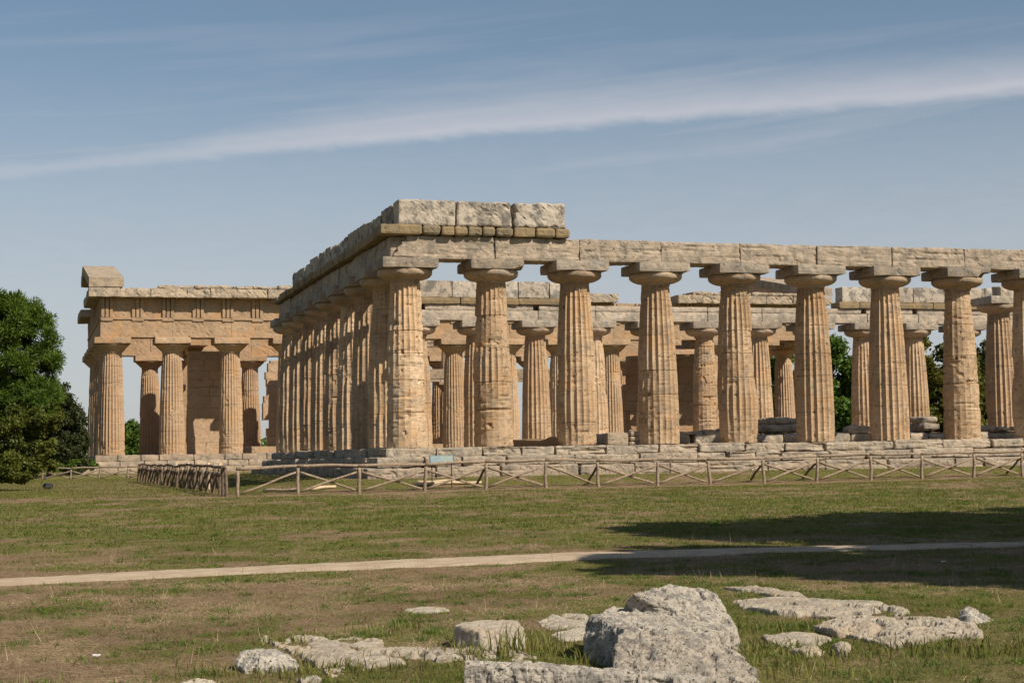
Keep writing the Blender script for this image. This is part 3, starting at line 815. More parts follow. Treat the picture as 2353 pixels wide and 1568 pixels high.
for r, b in enumerate((8.6, 13.6)):
    for k in range(7):
        c = link('inner_column', ish, nep); c.location = (17 + k * 4.2, b, NH + .5)
        e = link('echinus', ies, c); e.location = (0, 0, 4.9); e = link('abacus', iab, c); e.location = (0, 0, 5.315)
        if k < 5 or r: 
            c = link('upper_column', ush, nep); c.location = (17 + k * 4.2, b, NH + 6.97)
    mb = MB(); course(mb, 'a', 16.4, 42.8, b - .5, b + .5, NH + 6.11, NH + 6.96, (4.2, 4.2), 730 + r, 0.4, 0.04, 0.03); mb.build('inner_beam', M['nep_top'], nep)
    mb = MB(); course(mb, 'a', 16.4, 38.8 if r else 30, b - .4, b + .4, NH + 9.18, NH + 9.6, (4.2, 4.2), 740 + r, 0.4, 0.04, 0.03); mb.build('inner_beam', M['nep_top'], nep)

# ------------------------------------------------------------------ fences of rough poles
def fence_run(name, pts, h, label, seed, r=0.055, braces=True, skip_brace=(), mat='wood', props=(), rail_off=0.0):
    root = empty(name, (pts[0][0], pts[0][1], float(ground_z(*pts[0]))))
    O = np.array(root.location)
    tag(root, label, 'fence', 'rustic pole fences')
    rgf = np.random.default_rng(seed); tops = []; bases = []
    for i, p in enumerate(pts):
        z = float(ground_z(*p)); hh = h * rgf.uniform(.97, 1.04)
        b = np.array((p[0], p[1], z)); tt = b + np.array((rgf.uniform(-.05, .05), rgf.uniform(-.04, .04), hh * rgf.uniform(.97, 1.03)))
        MB().add(*log_geo(b - (0, 0, .2) - O, tt - O, r * 1.12, r * 1.0, seed + i)).build('post', M[mat], root, True)
        tops.append(tt); bases.append(b)
    for i in range(len(pts) - 1):
        o = np.array((0, 0, r * 1.3)); d = tops[i + 1] - tops[i]
        MB().add(*log_geo(tops[i] - d * .02 + o - O, tops[i + 1] + d * .02 + o - O, r * rgf.uniform(.85, 1.1), r * rgf.uniform(.8, 1.0), seed + 50 + i)).build('rail', M[mat], root, True)
        if braces and i not in skip_brace:
            d2 = np.array((d[1], -d[0], 0)); d2 /= np.linalg.norm(d2) + 1e-9
            for k, (s, e_) in enumerate(((tops[i], bases[i + 1]), (bases[i], tops[i + 1]))):
                if rgf.random() < 0.06: continue
                dd = e_ - s; off = d2 * r * (0.9 if k else -0.9)
                lo = np.array((0, 0, .10)); s2 = s + dd * .04 + off; e2 = e_ - dd * .04 + off
                s2 = s2 + (lo * .5 if k else -lo); e2 = e2 + (-lo if k else lo * .5)
                MB().add(*log_geo(s2 - O, e2 - O, r * .8, r * .62, seed + 100 + i * 2 + k)).build('brace', M[mat], root, True)
        if i in props:
            e2 = np.array((W_[0], W_[1], 0)) * .75
            MB().add(*log_geo(tops[i] - O - (0, 0, .1), bases[i] + e2 + np.array((-.12, 0, .12)) - O, r * .8, r * .75, seed + 300 + i)).build('prop', M['wood_dark'], root, True)
    return root, O


post_px = [547, 683, 824, 972.7, 1112.6, 1250, 1371.6, 1504.5, 1625.5, 1749.7, 1869.8, 1993.5, 2111.8, 2230, 2341, 2450, 2556, 2660]
fa = [flank_a(p, FB0, HC, -15, 60) for p in post_px]
fence_run('wooden_fence', [tuple(HC + a * E_ + FB0 * W_) for a in fa], 0.79, 'long front fence of thin poles with crossed braces before the nearer temple', 900, 0.05, props=(4, 6, 9, 10, 14))
n_side = 22
side_pts = [tuple(HC + (FA0 - 0.32) * E_ + (FB0 + .15 + k * 1.85) * W_) for k in range(n_side)]
root, O = fence_run('wooden_fence', side_pts, 0.80, 'dark side fence of close poles running back towards the farther temple', 1200, 0.05, mat='wood_dark')
p = HC + (FA0 - .38) * E_ + (FB0 + .5) * W_; z = float(ground_z(*p))
MB().add(*log_geo(np.array((p[0], p[1], z - .1)) - O, np.array((p[0], p[1], z + .93)) - O, .085, .075, 1499)).build('post', M['wood_dark'], root, True)
for k in (3, 5, 7, 9, 12):
    p = HC + (FA0 + .25) * E_ + (FB0 + 1.2 + k * 1.85) * W_; z = float(ground_z(*p))
    o = MB().add(*log_geo(np.array((p[0], p[1], z - .1)) - O, np.array((p[0], p[1], z + .98)) - O, .06, .055, 1500 + k)).build('post', M['wood_new'], root, True); o['label'] = 'fresh pale post'
lf = [at(p, 1101, 114) for p in (40, 97.6, 162.7, 227.8, 294.6, 362, 430, 498)]
fence_run('wooden_fence', [(p[0], p[1]) for p in lf], 0.72, 'short weathered fence by the dark bushes before the farther temple', 1600, 0.06, skip_brace=(0,))

# peeled poles lying in the grass inside the front fence
for k, (x0, y0, x1, y1, lab) in enumerate(((607, 1131, 679, 1128, 'pale peeled pole on the grass nearest the fence corner'), (712, 1126, 771, 1121, 'short peeled pole with a tapered end lying behind the fence'),
                                           (959, 1110, 1045, 1108, 'pale pole lying behind the longer one below the sign'), (950, 1116, 1106, 1111, 'longest pale peeled pole lying below the sign'))):
    p, q = hit(x0, y0), hit(x1, y1); c = (p + q) / 2; r = 0.055
    o = MB().add(*log_geo(p - c + (0, 0, r), q - c + (0, 0, r), r, r * .85, 1700 + k)).build('peeled_pole', M['wood_new'], None, True); o.location = c
    tag(o, lab, 'pole', 'peeled poles on the grass')

# information panel
ip = hit(1015, 1107); ip2 = np.array(at(1015, 1107, 52.4)); g = float(ground_z(ip2[0], 52.4))
sg = empty('information_panel', (ip2[0], 52.4, g), AL * .3)
tag(sg, 'small tilted blue and green information board on two thin legs', 'sign')
bv, bf = grid_box((-.37, -.025, -.2), (.37, .0, .2), 3)
tilt = Matrix.Rotation(math.radians(-52), 4, 'X')
hgt = float(at(1015, 1056, 52.4)[2]) - g
def board(name, lo, hi, mat, res=3):
    v, f = grid_box(lo, hi, res); v = np.array([tilt @ Vector(p) for p in v]) + (0, 0, hgt); return MB().add(v, f).build(name, mat, sg)
m, t = new_mat('printed_panel')
c = t.n('ShaderNodeTexCoord').outputs['Object']
sp_ = t.n('ShaderNodeSeparateXYZ', {0: c})
col = t.mix(t.ramp(sp_.outputs[0], -.3, .25), (0.19, 0.26, 0.28), (0.25, 0.29, 0.25))
nn = t.noise(c, 9, 3, .6); col = t.mix(t.ramp(nn, .5, .62, 0, .45), col, (0.30, 0.36, 0.31))
M['panel'] = finish(m, t, col, 0.75, None, spec=0.1)
board('frame', (-.39, -.02, -.22), (.39, .012, .22), M['teal'])
board('printed_face', (-.355, -.032, -.185), (.355, -.022, .185), M['panel'])
for x in (-.31, .31):
    MB().add(*log_geo((x, .02, -.1), (x, .02, hgt - .02), .018, .018, 3, 6, 2, 0)).build('leg', M['metal'], sg)
MB().add(*log_geo((-.31, .02, hgt * .45), (.31, .02, hgt * .45), .012, .012, 3, 6, 2, 0)).build('crossbar', M['metal'], sg)

# floodlight lying by the bushes
fl_p = hit(110, 1124)
fl = empty('floodlight', fl_p, 0.5)
tag(fl, 'small dark floodlight standing on the bare grass beside the bushes', 'floodlight')
v, f = stone_box((-.17, -.12, .05), (.17, .12, .25), .06, .05, .004, 3); v[:, 0] *= 0.8 + 0.9 * v[:, 2]
MB().add(v, f).build('housing', M['plastic'], fl, True)
MB().add(*grid_box((-.13, -.135, .09), (.13, -.121, .22), 1)).build('glass', M['metal'], fl)
for s in (-1, 1): MB().add(*log_geo((s * .19, 0, 0), (s * .185, 0, .2), .014, .014, 4, 6, 2, 0)).build('bracket', M['metal'], fl)
MB().add(*log_geo((-.19, 0, .01), (.19, 0, .01), .014, .014, 4, 6, 2, 0)).build('base_bar', M['metal'], fl)

# ------------------------------------------------------------------ boulders and slabs
def remeshed(pieces, voxel):
    """union of convex pieces -> even mesh arrays"""
    me = bpy.data.meshes.new('tmp'); bm = bmesh.new()
    for pts in pieces:
        b2 = bmesh.new()
        for p in pts: b2.verts.new(p)
        r = bmesh.ops.convex_hull(b2, input=b2.verts)
        kill = list({g for g in r['geom_interior'] + r['geom_unused'] if isinstance(g, bmesh.types.BMVert)})
        if kill: bmesh.ops.delete(b2, geom=kill, context='VERTS')
        bmesh.ops.recalc_face_normals(b2, faces=b2.faces)
        m2 = bpy.data.meshes.new('t2'); b2.to_mesh(m2); b2.free(); bm.from_mesh(m2); bpy.data.meshes.remove(m2)
    bm.to_mesh(me); bm.free()
    o = bpy.data.objects.new('tmp', me); COL.objects.link(o)
    md = o.modifiers.new('r', 'REMESH'); md.mode = 'VOXEL'; md.voxel_size = voxel
    dg = bpy.context.evaluated_depsgraph_get(); ev = o.evaluated_get(dg); e = ev.to_mesh()
    v = np.zeros(len(e.vertices) * 3); e.vertices.foreach_get('co', v); nrm = np.zeros(len(e.vertices) * 3); e.vertices.foreach_get('normal', nrm)
    f = [tuple(p.vertices) for p in e.polygons]
    ev.to_mesh_clear(); bpy.data.objects.remove(o); bpy.data.meshes.remove(me)
    return v.reshape(-1, 3), nrm.reshape(-1, 3), f


def smooth_arr(v, f, it):
    E = np.array([(q[i], q[(i + 1) % len(q)]) for q in f for i in range(len(q))])
    for _ in range(it):
        s = np.zeros_like(v); c = np.zeros(len(v))
        np.add.at(s, E[:, 0], v[E[:, 1]]); np.add.at(c, E[:, 0], 1); np.add.at(s, E[:, 1], v[E[:, 0]]); np.add.at(c, E[:, 1], 1)
        v = v * .4 + .6 * s / c[:, None]
    return v


def worley(p, seed):
    f = np.floor(p).astype(np.int64); d1 = np.full(len(p), 9.); d2 = np.full(len(p), 9.); cid = np.zeros(len(p))
    for i in (-1, 0, 1):
        for j in (-1, 0, 1):
            for k in (-1, 0, 1):
                c = f + (i, j, k); a, b, e = c[:, 0], c[:, 1], c[:, 2]
                q = c + np.stack([_h(a, b, e, seed), _h(a, b, e, seed + 1), _h(a, b, e, seed + 2)], 1)
                d = np.linalg.norm(p - q, axis=1); near = d < d1
                d2 = np.where(near, d1, np.minimum(d2, d)); cid = np.where(near, _h(a, b, e, seed + 3), cid); d1 = np.where(near, d, d1)
    return d1, d2, cid


def rock(name, pieces, label, cat, voxel=0.02, amp=0.03, seed=0, mat='rock', rough=1.0, smooth=3, group=None, sink=0.0):
    pieces = [np.array(p, float) for p in pieces]
    allp = np.concatenate(pieces); O = np.array((allp[:, 0].mean(), allp[:, 1].mean(), allp[:, 2].min()))
    v, nrm, f = remeshed([p - O for p in pieces], voxel)
    v = smooth_arr(v, f, smooth)
    big = fbm(v * 3.0 + seed, seed, 4, .55); med = fbm(v * 11 + seed, seed + 3, 4, .65); pit = np.maximum(0, fbm(v * 9 + 20, seed + 6, 3, .6) - .22); sm = np.maximum(0, fbm(v * 30 + 20, seed + 7, 2, .6) - .15)
    v = v + nrm * (big * amp + med * amp * .55 * rough - pit * amp * 3.2 * rough - sm * amp * .9 * rough)[:, None]
    wp = v * 3.1 + 0.35 * np.stack([fbm(v * 7 + 3, seed, 2), fbm(v * 7 + 13, seed, 2), fbm(v * 7 + 23, seed, 2)], 1)
    d1, d2, cid = worley(wp, seed)
    v = v + nrm * ((cid - .5) * amp * 1.2 - np.exp(-((d2 - d1) / .05) ** 2) * amp * 0.55)[:, None]
    crumb = fbm(v * 24 + seed, seed + 8, 3, .7)
    v = v + nrm * (crumb * amp * .5 * rough)[:, None]
    if sink:
        edge_n = fbm(v * np.array([4.2, 4.2, 0]) + seed * 5, seed + 11, 4, .6)
        v[:, 2] -= sink * np.clip(edge_n * 3.4 - .12, 0, 1.7) * (v[:, 2] > .1)
        v[:, 2] += 0.0
    o = MB().add(v, f).build(name, M[mat], None, False); o.location = O
    tag(o, label, cat, group)
    return o


def P(px, py, Y): return at(px, py, Y)


def prism(poly_top, depth_top, dz, back=None):
    pts = [P(*q) for q in poly_top]
    return pts + [p - np.array((0, 0, dz)) for p in pts]


GRP = 'fallen stones in the meadow'
# peaked boulder: raised back part plus a flat shoulder in front of it
back = [P(1456, 1363, 12.6), P(1541, 1336, 12.9), P(1590, 1346, 12.9), P(1645, 1364, 12.8), P(1684, 1428, 12.6), P(1700, 1452, 12.5), P(1700, 1490, 12.5),
        P(1470, 1385, 13.2), P(1640, 1375, 13.3), P(1429, 1385, 12.7), P(1460, 1420, 12.8), P(1600, 1418, 12.65), P(1690, 1500, 12.4)]
back += [np.array((p[0], p[1] + .1, -.1)) for p in back[5:]]
shoulder = [P(1359, 1412, 12.3), P(1405, 1388, 12.8), P(1339, 1456, 12.2), P(1345, 1482, 12.1), P(1432, 1440, 11.7), P(1650, 1448, 11.8), P(1690, 1440, 12.6), P(1440, 1392, 12.9), P(1409, 1522, 11.7), P(1640, 1480, 11.7)]
shoulder += [np.array((p[0], p[1], -.1)) for p in shoulder]
rock('boulder', [back, shoulder], 'tall pitted pale boulder with a peaked top, at the back of the pair', 'boulder', 0.012, 0.022, 31, rough=1.2, smooth=1, group=GRP)
front = [P(1437, 1441, 11.7), P(1419, 1458, 11.5), P(1409, 1500, 11.3), P(1405, 1560, 10.9), P(1560, 1450, 11.7), P(1640, 1466, 11.7), P(1689, 1494, 11.5), P(1713, 1510, 11.3), P(1735, 1536, 11.1), P(1752, 1570, 10.9), P(1765, 1620, 10.6), P(1500, 1475, 11.35), P(1620, 1500, 11.25)]
front += [np.array((p[0], p[1] + .05, -.1)) for p in front]
rock('boulder', [front], 'rough pale boulder with honeycombed face, in front of the peaked one', 'boulder', 0.011, 0.024, 37, rough=1.4, smooth=1, group=GRP)
sl = [P(1063, 1516, 10.75), P(1075, 1512, 10.95), P(1250, 1521, 10.95), P(1440, 1533, 10.95), P(1620, 1552, 10.9), P(1062, 1522, 10.6), P(1250, 1529, 10.62), P(1440, 1541, 10.6), P(1620, 1562, 10.55)]
sl += [np.array((p[0], p[1] - .04, -.06)) for p in sl]
rock('stone_slab', [sl], 'long squared pale block with a flat top, lying before the boulders', 'stone block', 0.011, 0.016, 41, rough=1.6, smooth=1, group=GRP)
blk = [P(1040, 1432, 13.0), P(1085, 1421, 13.4), P(1122, 1418, 13.5), P(1191, 1424, 13.4), P(1203, 1445, 13.1), P(1217, 1470, 12.95), P(1100, 1450, 12.7), P(1190, 1450, 12.75), P(1108, 1490, 12.6), P(1195, 1492, 12.7), P(1051, 1492, 12.85)]
blk += [np.array((p[0], p[1], -.08)) for p in blk]
rock('stone_block', [blk], 'squarish grey block with a shaded left side, left of the boulders', 'stone block', 0.014, 0.012, 43, mat='slab', rough=.6, group=GRP)
lr = [P(541, 1520, 12.0), P(560, 1495, 12.1), P(585, 1489, 12.2), P(640, 1491, 12.2), P(672, 1505, 12.1), P(692, 1525, 11.9), P(600, 1510, 11.8), P(560, 1540, 11.75), P(680, 1535, 11.8)]
lr += [np.array((p[0], p[1], -.08)) for p in lr]
rock('boulder', [lr], 'low rounded pale rock farthest left in the meadow', 'boulder', 0.012, 0.018, 47, rough=1.3, smooth=1, group=GRP)
pk = [P(2196, 1430, 14.1), P(2205, 1405, 14.15), P(2222, 1394, 14.2), P(2234, 1402, 14.2), P(2255, 1412, 14.2), P(2278, 1420, 14.2), P(2299, 1446, 14.0), P(2230, 1430, 13.8), P(2300, 1455, 13.9)]
pk += [np.array((p[0], p[1], -.05)) for p in pk]
rock('boulder', [pk], 'small pointed rock with a dark left side beyond the slabs', 'boulder', 0.012, 0.02, 53, rough=1.3, smooth=1, group=GRP)


def slab(px_poly, h, label, seed, amp=0.010, voxel=0.018, name='stone_slab', cat='stone slab', mat='slab'):
    """flat stone let into the ground: outline in the meadow, thickness h over the grass"""
    g = np.array([hit(*p) for p in px_poly])
    # split the outline into a fan of convex pieces round its centre
    c = g.mean(0); pcs = []
    for i in range(len(g)):
        a, b = g[i], g[(i + 1) % len(g)]
        tri = np.array([c, a, b]); hh = h * np.array([.9, .3 + .5 * ((i * 37) % 10) / 10, .3 + .5 * (((i + 1) * 37) % 10) / 10])
        pcs.append(np.concatenate([tri + np.stack([hh * 0, hh * 0, hh], 1), tri - (0, 0, .15)]))
    return rock(name, pcs, label, cat, voxel, amp, seed, mat, 1.2, 1, GRP, h)


slab([(590, 1466), (680, 1460), (745, 1470), (790, 1500), (880, 1512), (1020, 1496), (1075, 1494), (1068, 1518), (900, 1528), (800, 1545), (765, 1558), (715, 1528), (650, 1492)], .07, 'winding pale slab from the rounded rock to the squarish block', 61)
slab([(1045, 1497), (1085, 1490), (1165, 1496), (1235, 1512), (1180, 1520), (1070, 1518)], .06, 'pale flat stone just behind the long squared block', 62)
slab([(757, 1470), (800, 1464), (880, 1470), (885, 1484), (820, 1490), (770, 1482)], .03, 'straw-covered flat stone behind the winding slab', 63)
slab([(927, 1402), (960, 1393), (1020, 1396), (1033, 1404), (990, 1409), (945, 1409)], .04, 'lone flat grey stone in the dry grass', 64)
slab([(1235, 1430), (1265, 1413), (1345, 1412), (1370, 1430), (1345, 1470), (1290, 1474), (1255, 1455)], .035, 'flat cracked stone between the squarish block and the boulders', 65)
slab([(1655, 1351), (1740, 1351), (1840, 1367), (1858, 1376), (1790, 1374), (1700, 1360)], .06, 'thin slab farthest back at the shadow edge', 66)
slab([(1665, 1386), (1740, 1378), (1890, 1381), (2020, 1386), (2092, 1408), (2060, 1421), (1930, 1424), (1800, 1416), (1710, 1402)], .07, 'largest flat slab right of the boulders', 67)
slab([(1862, 1446), (1900, 1440), (1950, 1428), (2128, 1424), (2188, 1434), (2245, 1446), (2258, 1466), (2160, 1470), (2095, 1484), (2040, 1490), (1977, 1470), (1910, 1462)], .10, 'thick broken slab with eaten front edge near the pointed rock', 68, 0.02)
slab([(1748, 1464), (1800, 1457), (1860, 1457), (1915, 1470), (1880, 1485), (1815, 1492), (1765, 1480)], .05, 'flat pale slab partly sunk in grass below the largest slab', 69)
slab([(1812, 1499), (1850, 1491), (1898, 1493), (1895, 1505), (1850, 1510)], .06, 'small pale stone in front of the sunken slab', 70)
slab([(1912, 1494), (1935, 1487), (1956, 1492), (1950, 1508), (1922, 1508)], .09, 'small rounded stone beside the broken slab', 71)
slab([(675, 1556), (700, 1546), (735, 1552), (738, 1568), (690, 1574)], .08, 'small crumbly stone below the winding slab', 72)
slab([(410, 1570), (450, 1563), (500, 1567), (520, 1590), (430, 1592)], .04, 'flat stone at the lower edge of the meadow', 73)
# rubble inside the nearer temple
for k, (px0, px1, b, n, lab) in enumerate(((1738, 1826, 6.6, 7, 'rounded heap of grey rubble on the temple floor'), (2095, 2140, 7.5, 5, 'small grey rubble heap behind the worn column'), (1385, 1480, 3.4, 7, 'low pile of grey stone blocks between temple columns'))):
    a0, a1 = flank_a(px0, b, HC), flank_a(px1, b, HC); rgk = np.random.default_rng(80 + k)
    mb = MB(); L = a1 - a0; base = SH + (.42 if k < 2 else -.05)
    if k < 2:
        mb.add(*stone_box((a0 + L * .05, b - .8, base), (a1 - L * .05, b + .8, base + .35), .1, .16, .09, 90 + k))
        mb.add(*stone_box((a0 + L * .12, b - .6, base + .35), (a1 - L * .1, b + .6, base + .62), .1, .2, .08, 93 + k))
    else:
        mb.add(*stone_box((a0, b - .4, base), (a0 + L * .5, b + .4, base + .52), .1, .06, .04, 90))
        for z in (0, .2, .38): mb.add(*stone_box((a0 + L * (.52 + z * .1), b - .4, base + z), (a1 - z * .9, b + .4, base + z + .19), .1, .08, .05, 95 + int(z * 10)))
    v = np.concatenate(mb.v); x0 = np.array(((a0 + a1) / 2, b, base)); mb.v = [v - x0]
    o = mb.build('rubble_pile', M['step']); q = HC + x0[0] * E_ + x0[1] * W_
    o.location = (q[0], q[1], HZ - SH + x0[2]); o.rotation_euler = (0, 0, AL); tag(o, lab, 'rubble', 'rubble heaps in the temple')
# scraps of paper
for k, (px, py, lab) in enumerate(((2167, 1294, 'small white scrap lying in the tree shade'), (222, 1513, 'small white scrap lying in the near dry grass'))):
    p = hit(px, py); v, f = grid_box((-.028, -.018, 0), (.028, .018, .008), .012); v[:, 2] += .012 * fbm(v * 30, k, 2) + .03
    o = MB().add(v, f).build('paper_scrap', M['paper']); o.location = p; tag(o, lab, 'litter', 'paper scraps')

# ------------------------------------------------------------------ trees
def leaf_tris(cent, size, rg, up=0.0, aspect=0.5, outward=None):
    n = len(cent)
    d = rg.normal(size=(n, 3)); 
    if outward is not None: d = d * 0.55 + outward
    d[:, 2] += up; d /= np.linalg.norm(d, axis=1, keepdims=True) + 1e-9
    s = np.cross(d, rg.normal(size=(n, 3))); s /= np.linalg.norm(s, axis=1, keepdims=True) + 1e-9
    L = size * rg.uniform(.45, 1.5, (n, 1)); wdt = L * aspect * .5
    v = np.stack([cent - d * L * .5, cent + s * wdt, cent + d * L * .5, cent - s * wdt], 1).reshape(-1, 3)
    return v, np.arange(n * 4).reshape(-1, 4)


def crown_points(clumps, n, rg, shell=0.55):
    """random points in many overlapping clumps (x,y,z,r)"""
    cl = np.array(clumps); wgt = cl[:, 3] ** 2; wgt /= wgt.sum()
    k = rg.choice(len(cl), n, p=wgt); d = rg.normal(size=(n, 3)); d /= np.linalg.norm(d, axis=1, keepdims=True)
    r = cl[k, 3] * (shell + (1 - shell) * rg.random(n)) * rg.uniform(.9, 1.1, n)
    return cl[k, :3] + d * r[:, None] * np.array([1, 1, .85]), d


def make_clumps(lobes, per, rg, rr=(.22, .38), squash=1.0):
    out = []
    for (x, y, z, rx, rz) in lobes:
        for _ in range(per):
            d = rg.normal(size=3); d /= np.linalg.norm(d); s = rg.uniform(.55, 1.0)
            if d[2] < -.6: d[2] *= .5
            out.append((x + d[0] * rx * s, y + d[1] * rx * s, z + d[2] * rz * s, rx * rg.uniform(*rr)))
    return out


def tree(name, base, lobes, label, cat, mat, n, size, seed, trunk_r=0.18, per=26, rr=(.22, .38), up=0.2, aspect=.5, shell=.5, group='trees around the temples', stems=5, outw=False, trunk_h=None):
    rg = np.random.default_rng(seed)
    base = np.array(base, float); o = empty(name, base)
    tag(o, label, cat, group)
    top = max(l[2] for l in lobes); tz = trunk_h or min(l[2] - l[4] * .3 for l in lobes)
    mb = MB(); mb.add(*log_geo((0, 0, -.3), (0.1, 0, max(.5, tz)), trunk_r, trunk_r * .7, seed, 9, 8, .5))
    for k in range(stems):
        l = lobes[k % len(lobes)]; e = np.array(l[:3]) + rg.normal(size=3) * l[3] * .35
        mb.add(*log_geo((0.05, 0, max(.4, tz * rg.uniform(.6, .95))), e, trunk_r * .5, trunk_r * .12, seed + k, 6, 7, .8))
    mb.build('trunk', M['bark'], o, True)
    cl = make_clumps(lobes, per, rg, rr)
    c, d = crown_points(cl, n, rg, shell)
    v, f = leaf_tris(c, size, rg, up, aspect, d if outw else None)
    link('crown', fast_mesh('crown', v, f, M[mat]), o)
    return o


def base_at(px, Y):
    a, _ = ray(px, 1060); return np.array((a * Y, Y, float(ground_z(a * Y, Y))))


b = base_at(-38, 66)
tree('pine_tree', b, [(1.7, 0, 5.6, 1.75, 1.5), (.4, 0, 6.9, 1.8, 1.5), (-1.8, 0, 6.3, 2.2, 2), (1.3, -.5, 6.7, 1.3, 1.2), (1.5, 0, 4.2, 1.7, 1.2), (-1, 0, 4, 2.4, 1.8), (1.9, -.3, 3.3, 1.3, .9), (-.4, 0, 2.7, 2.2, 1.2)],
     'large bright green pine with dense rounded crown at left edge', 'tree', 'pine', 230000, .18, 11, .22, 30, (.20, .34), .3, .2, .2, outw=True)
b = base_at(-30, 64)
tree('shrub', b, [(1.9, 0, 2.0, .95, 1.0), (0.6, -.2, 1.1, 1.2, 1.1), (1.0, 0, 2.4, 1.1, 1.0), (-.8, 0, 1.3, 1.4, 1.3), (1.2, -.3, .7, .7, .7), (2.1, .2, 2.8, .7, .7), (1.9, .2, 1.1, .7, .8), (-1.0, .2, 2.7, 1.3, 1.2)], 'yellow-green leafy shrub spreading under the pine', 'shrub', 'ivy', 70000, .11, 12, .06, 26, (.2, .36), .1, .6, .35, trunk_h=.5)
b = base_at(112, 121)
tree('evergreen_tree', b, [(0, 0, 4.9, 2.0, 2.1), (1.1, 0, 3.3, 1.8, 2.1), (-1.3, 0, 3.8, 2.0, 2.4), (.3, 0, 1.8, 2.1, 1.4)], 'dark olive evergreen just right of the pine', 'tree', 'oak', 42000, .2, 13, .16, 30, shell=.3)
b = base_at(158, 122)
tree('evergreen_tree', b, [(0, 0, 3.3, 1.2, 1.7), (.6, .3, 2.1, .9, 1.3), (-.9, 0, 2.4, 1.4, 1.8), (0, 0, 1.2, 1.5, 1.0)], 'lower dark evergreen beside the farther temple corner', 'tree', 'oak', 36000, .2, 14, .14, 30, shell=.3)
for k, px in enumerate((150, 186)):
    b = base_at(px, 121 + 2 * k)
    tree('shrub', b, [(0, 0, .7, .9, .6), (.7, 0, .6, .6, .5)], ('low green bush at the foot of the dark evergreens', 'low green bush closest to the farther temple steps')[k], 'shrub', 'green', 5000, .14, 15 + k, .04, 18, trunk_h=.3)
far_trees = [(306, 185, 3.4, 3.2, 'green', 'low green tree seen past the orange corner column'), (1424, 205, 7.9, 4.0, 'green', 'green tree seen between the middle columns beside the dark wall'),
             (1815, 190, 7.9, 3.6, 'green', 'green tree glimpsed by the sixth front column'), (1925, 172, 8.2, 4.4, 'green', 'tall dense green tree left of the seventh front column'),
             (2020, 178, 7.0, 4.2, 'oak', 'dark tree behind the seventh front column'), (2148, 160, 8.0, 4.2, 'autumn', 'yellowing tree seen left of the worn eighth column'),
             (2256, 165, 8.0, 4.0, 'oak', 'dark tall tree right of the worn eighth column'), (2375, 160, 7.6, 4.0, 'autumn', 'yellowing tree at the right edge behind the columns')]
for k, (px, Y, hc, r, mt, lab) in enumerate(far_trees):
    b = base_at(px, Y); rgk = np.random.default_rng(k)
    lobes = [(0, 0, hc, r * .85, hc * .60), (r * .55, 0, hc * .8, r * .7, hc * .55), (-r * .55, .5, hc * .75, r * .72, hc * .55), (0, -.5, hc * .4, r, hc * .4), (r * .2, -.8, hc * .65, r * .8, hc * .4)]
    tree('broadleaf_tree', b, lobes, lab, 'tree', mt, 52000, .42, 40 + k, .22, 34, (.22, .38), .1, .6, .15)
# far-off wood behind everything
rg = np.random.default_rng(99)
cl = []
for x in np.arange(-150, 150, 2.6):
    h = 2.6 + 1.3 * math.sin(x * .11) + rg.uniform(-.8, .8) + (2.5 if x > 30 else 0)
    for _ in range(5): cl.append((x + rg.uniform(-2, 2), 240 + rg.uniform(-4, 4), .4 + rg.uniform(.2, 1) * h, rg.uniform(.9, 1.5)))
c, d = crown_points(cl, 42000, rg, .4); v, f = leaf_tris(c, .6, rg, .1, .6)
tag(link('woodland', fast_mesh('woodland', v, f, M['green'])), 'far-off low wood closing the plain behind the temples', 'woodland', kind='stuff')
# trees standing right of the photographer, whose shade falls on the meadow
SHADE = (((9.6, 27.7, 6.0, 9.2), (4.5, 29.3, 3.1, 8.6), (12.5, 30.0, 4.4, 9.6)), ((6.6, 21.4, 4.2, 8.4), (2.8, 21.3, 2.1, 7.8), (10.5, 20.8, 4.4, 8.8)), ((14.5, 24.5, 5.2, 9.4), (18, 27, 4.5, 9)))
for k, lobes in enumerate(SHADE):
    pts = []
    for sx, sy, r, h in lobes:
        L = h / math.tan(se); pts.append((sx + math.sin(sa) * L, sy - math.cos(sa) * L, h, r * .82, r * .6))
    x, y = pts[0][0], pts[0][1]; g = float(ground_z(x, y))
    tree('shade_tree', (x, y, g), [(p[0] - x, p[1] - y, p[2] - g, p[3], p[4]) for p in pts], 'spreading tree outside the view whose shade crosses the path', 'tree', 'oak', 46000, .5, 70 + k, .3, 34, (.25, .42), .1, .65, .15, group='shade trees beside the meadow')

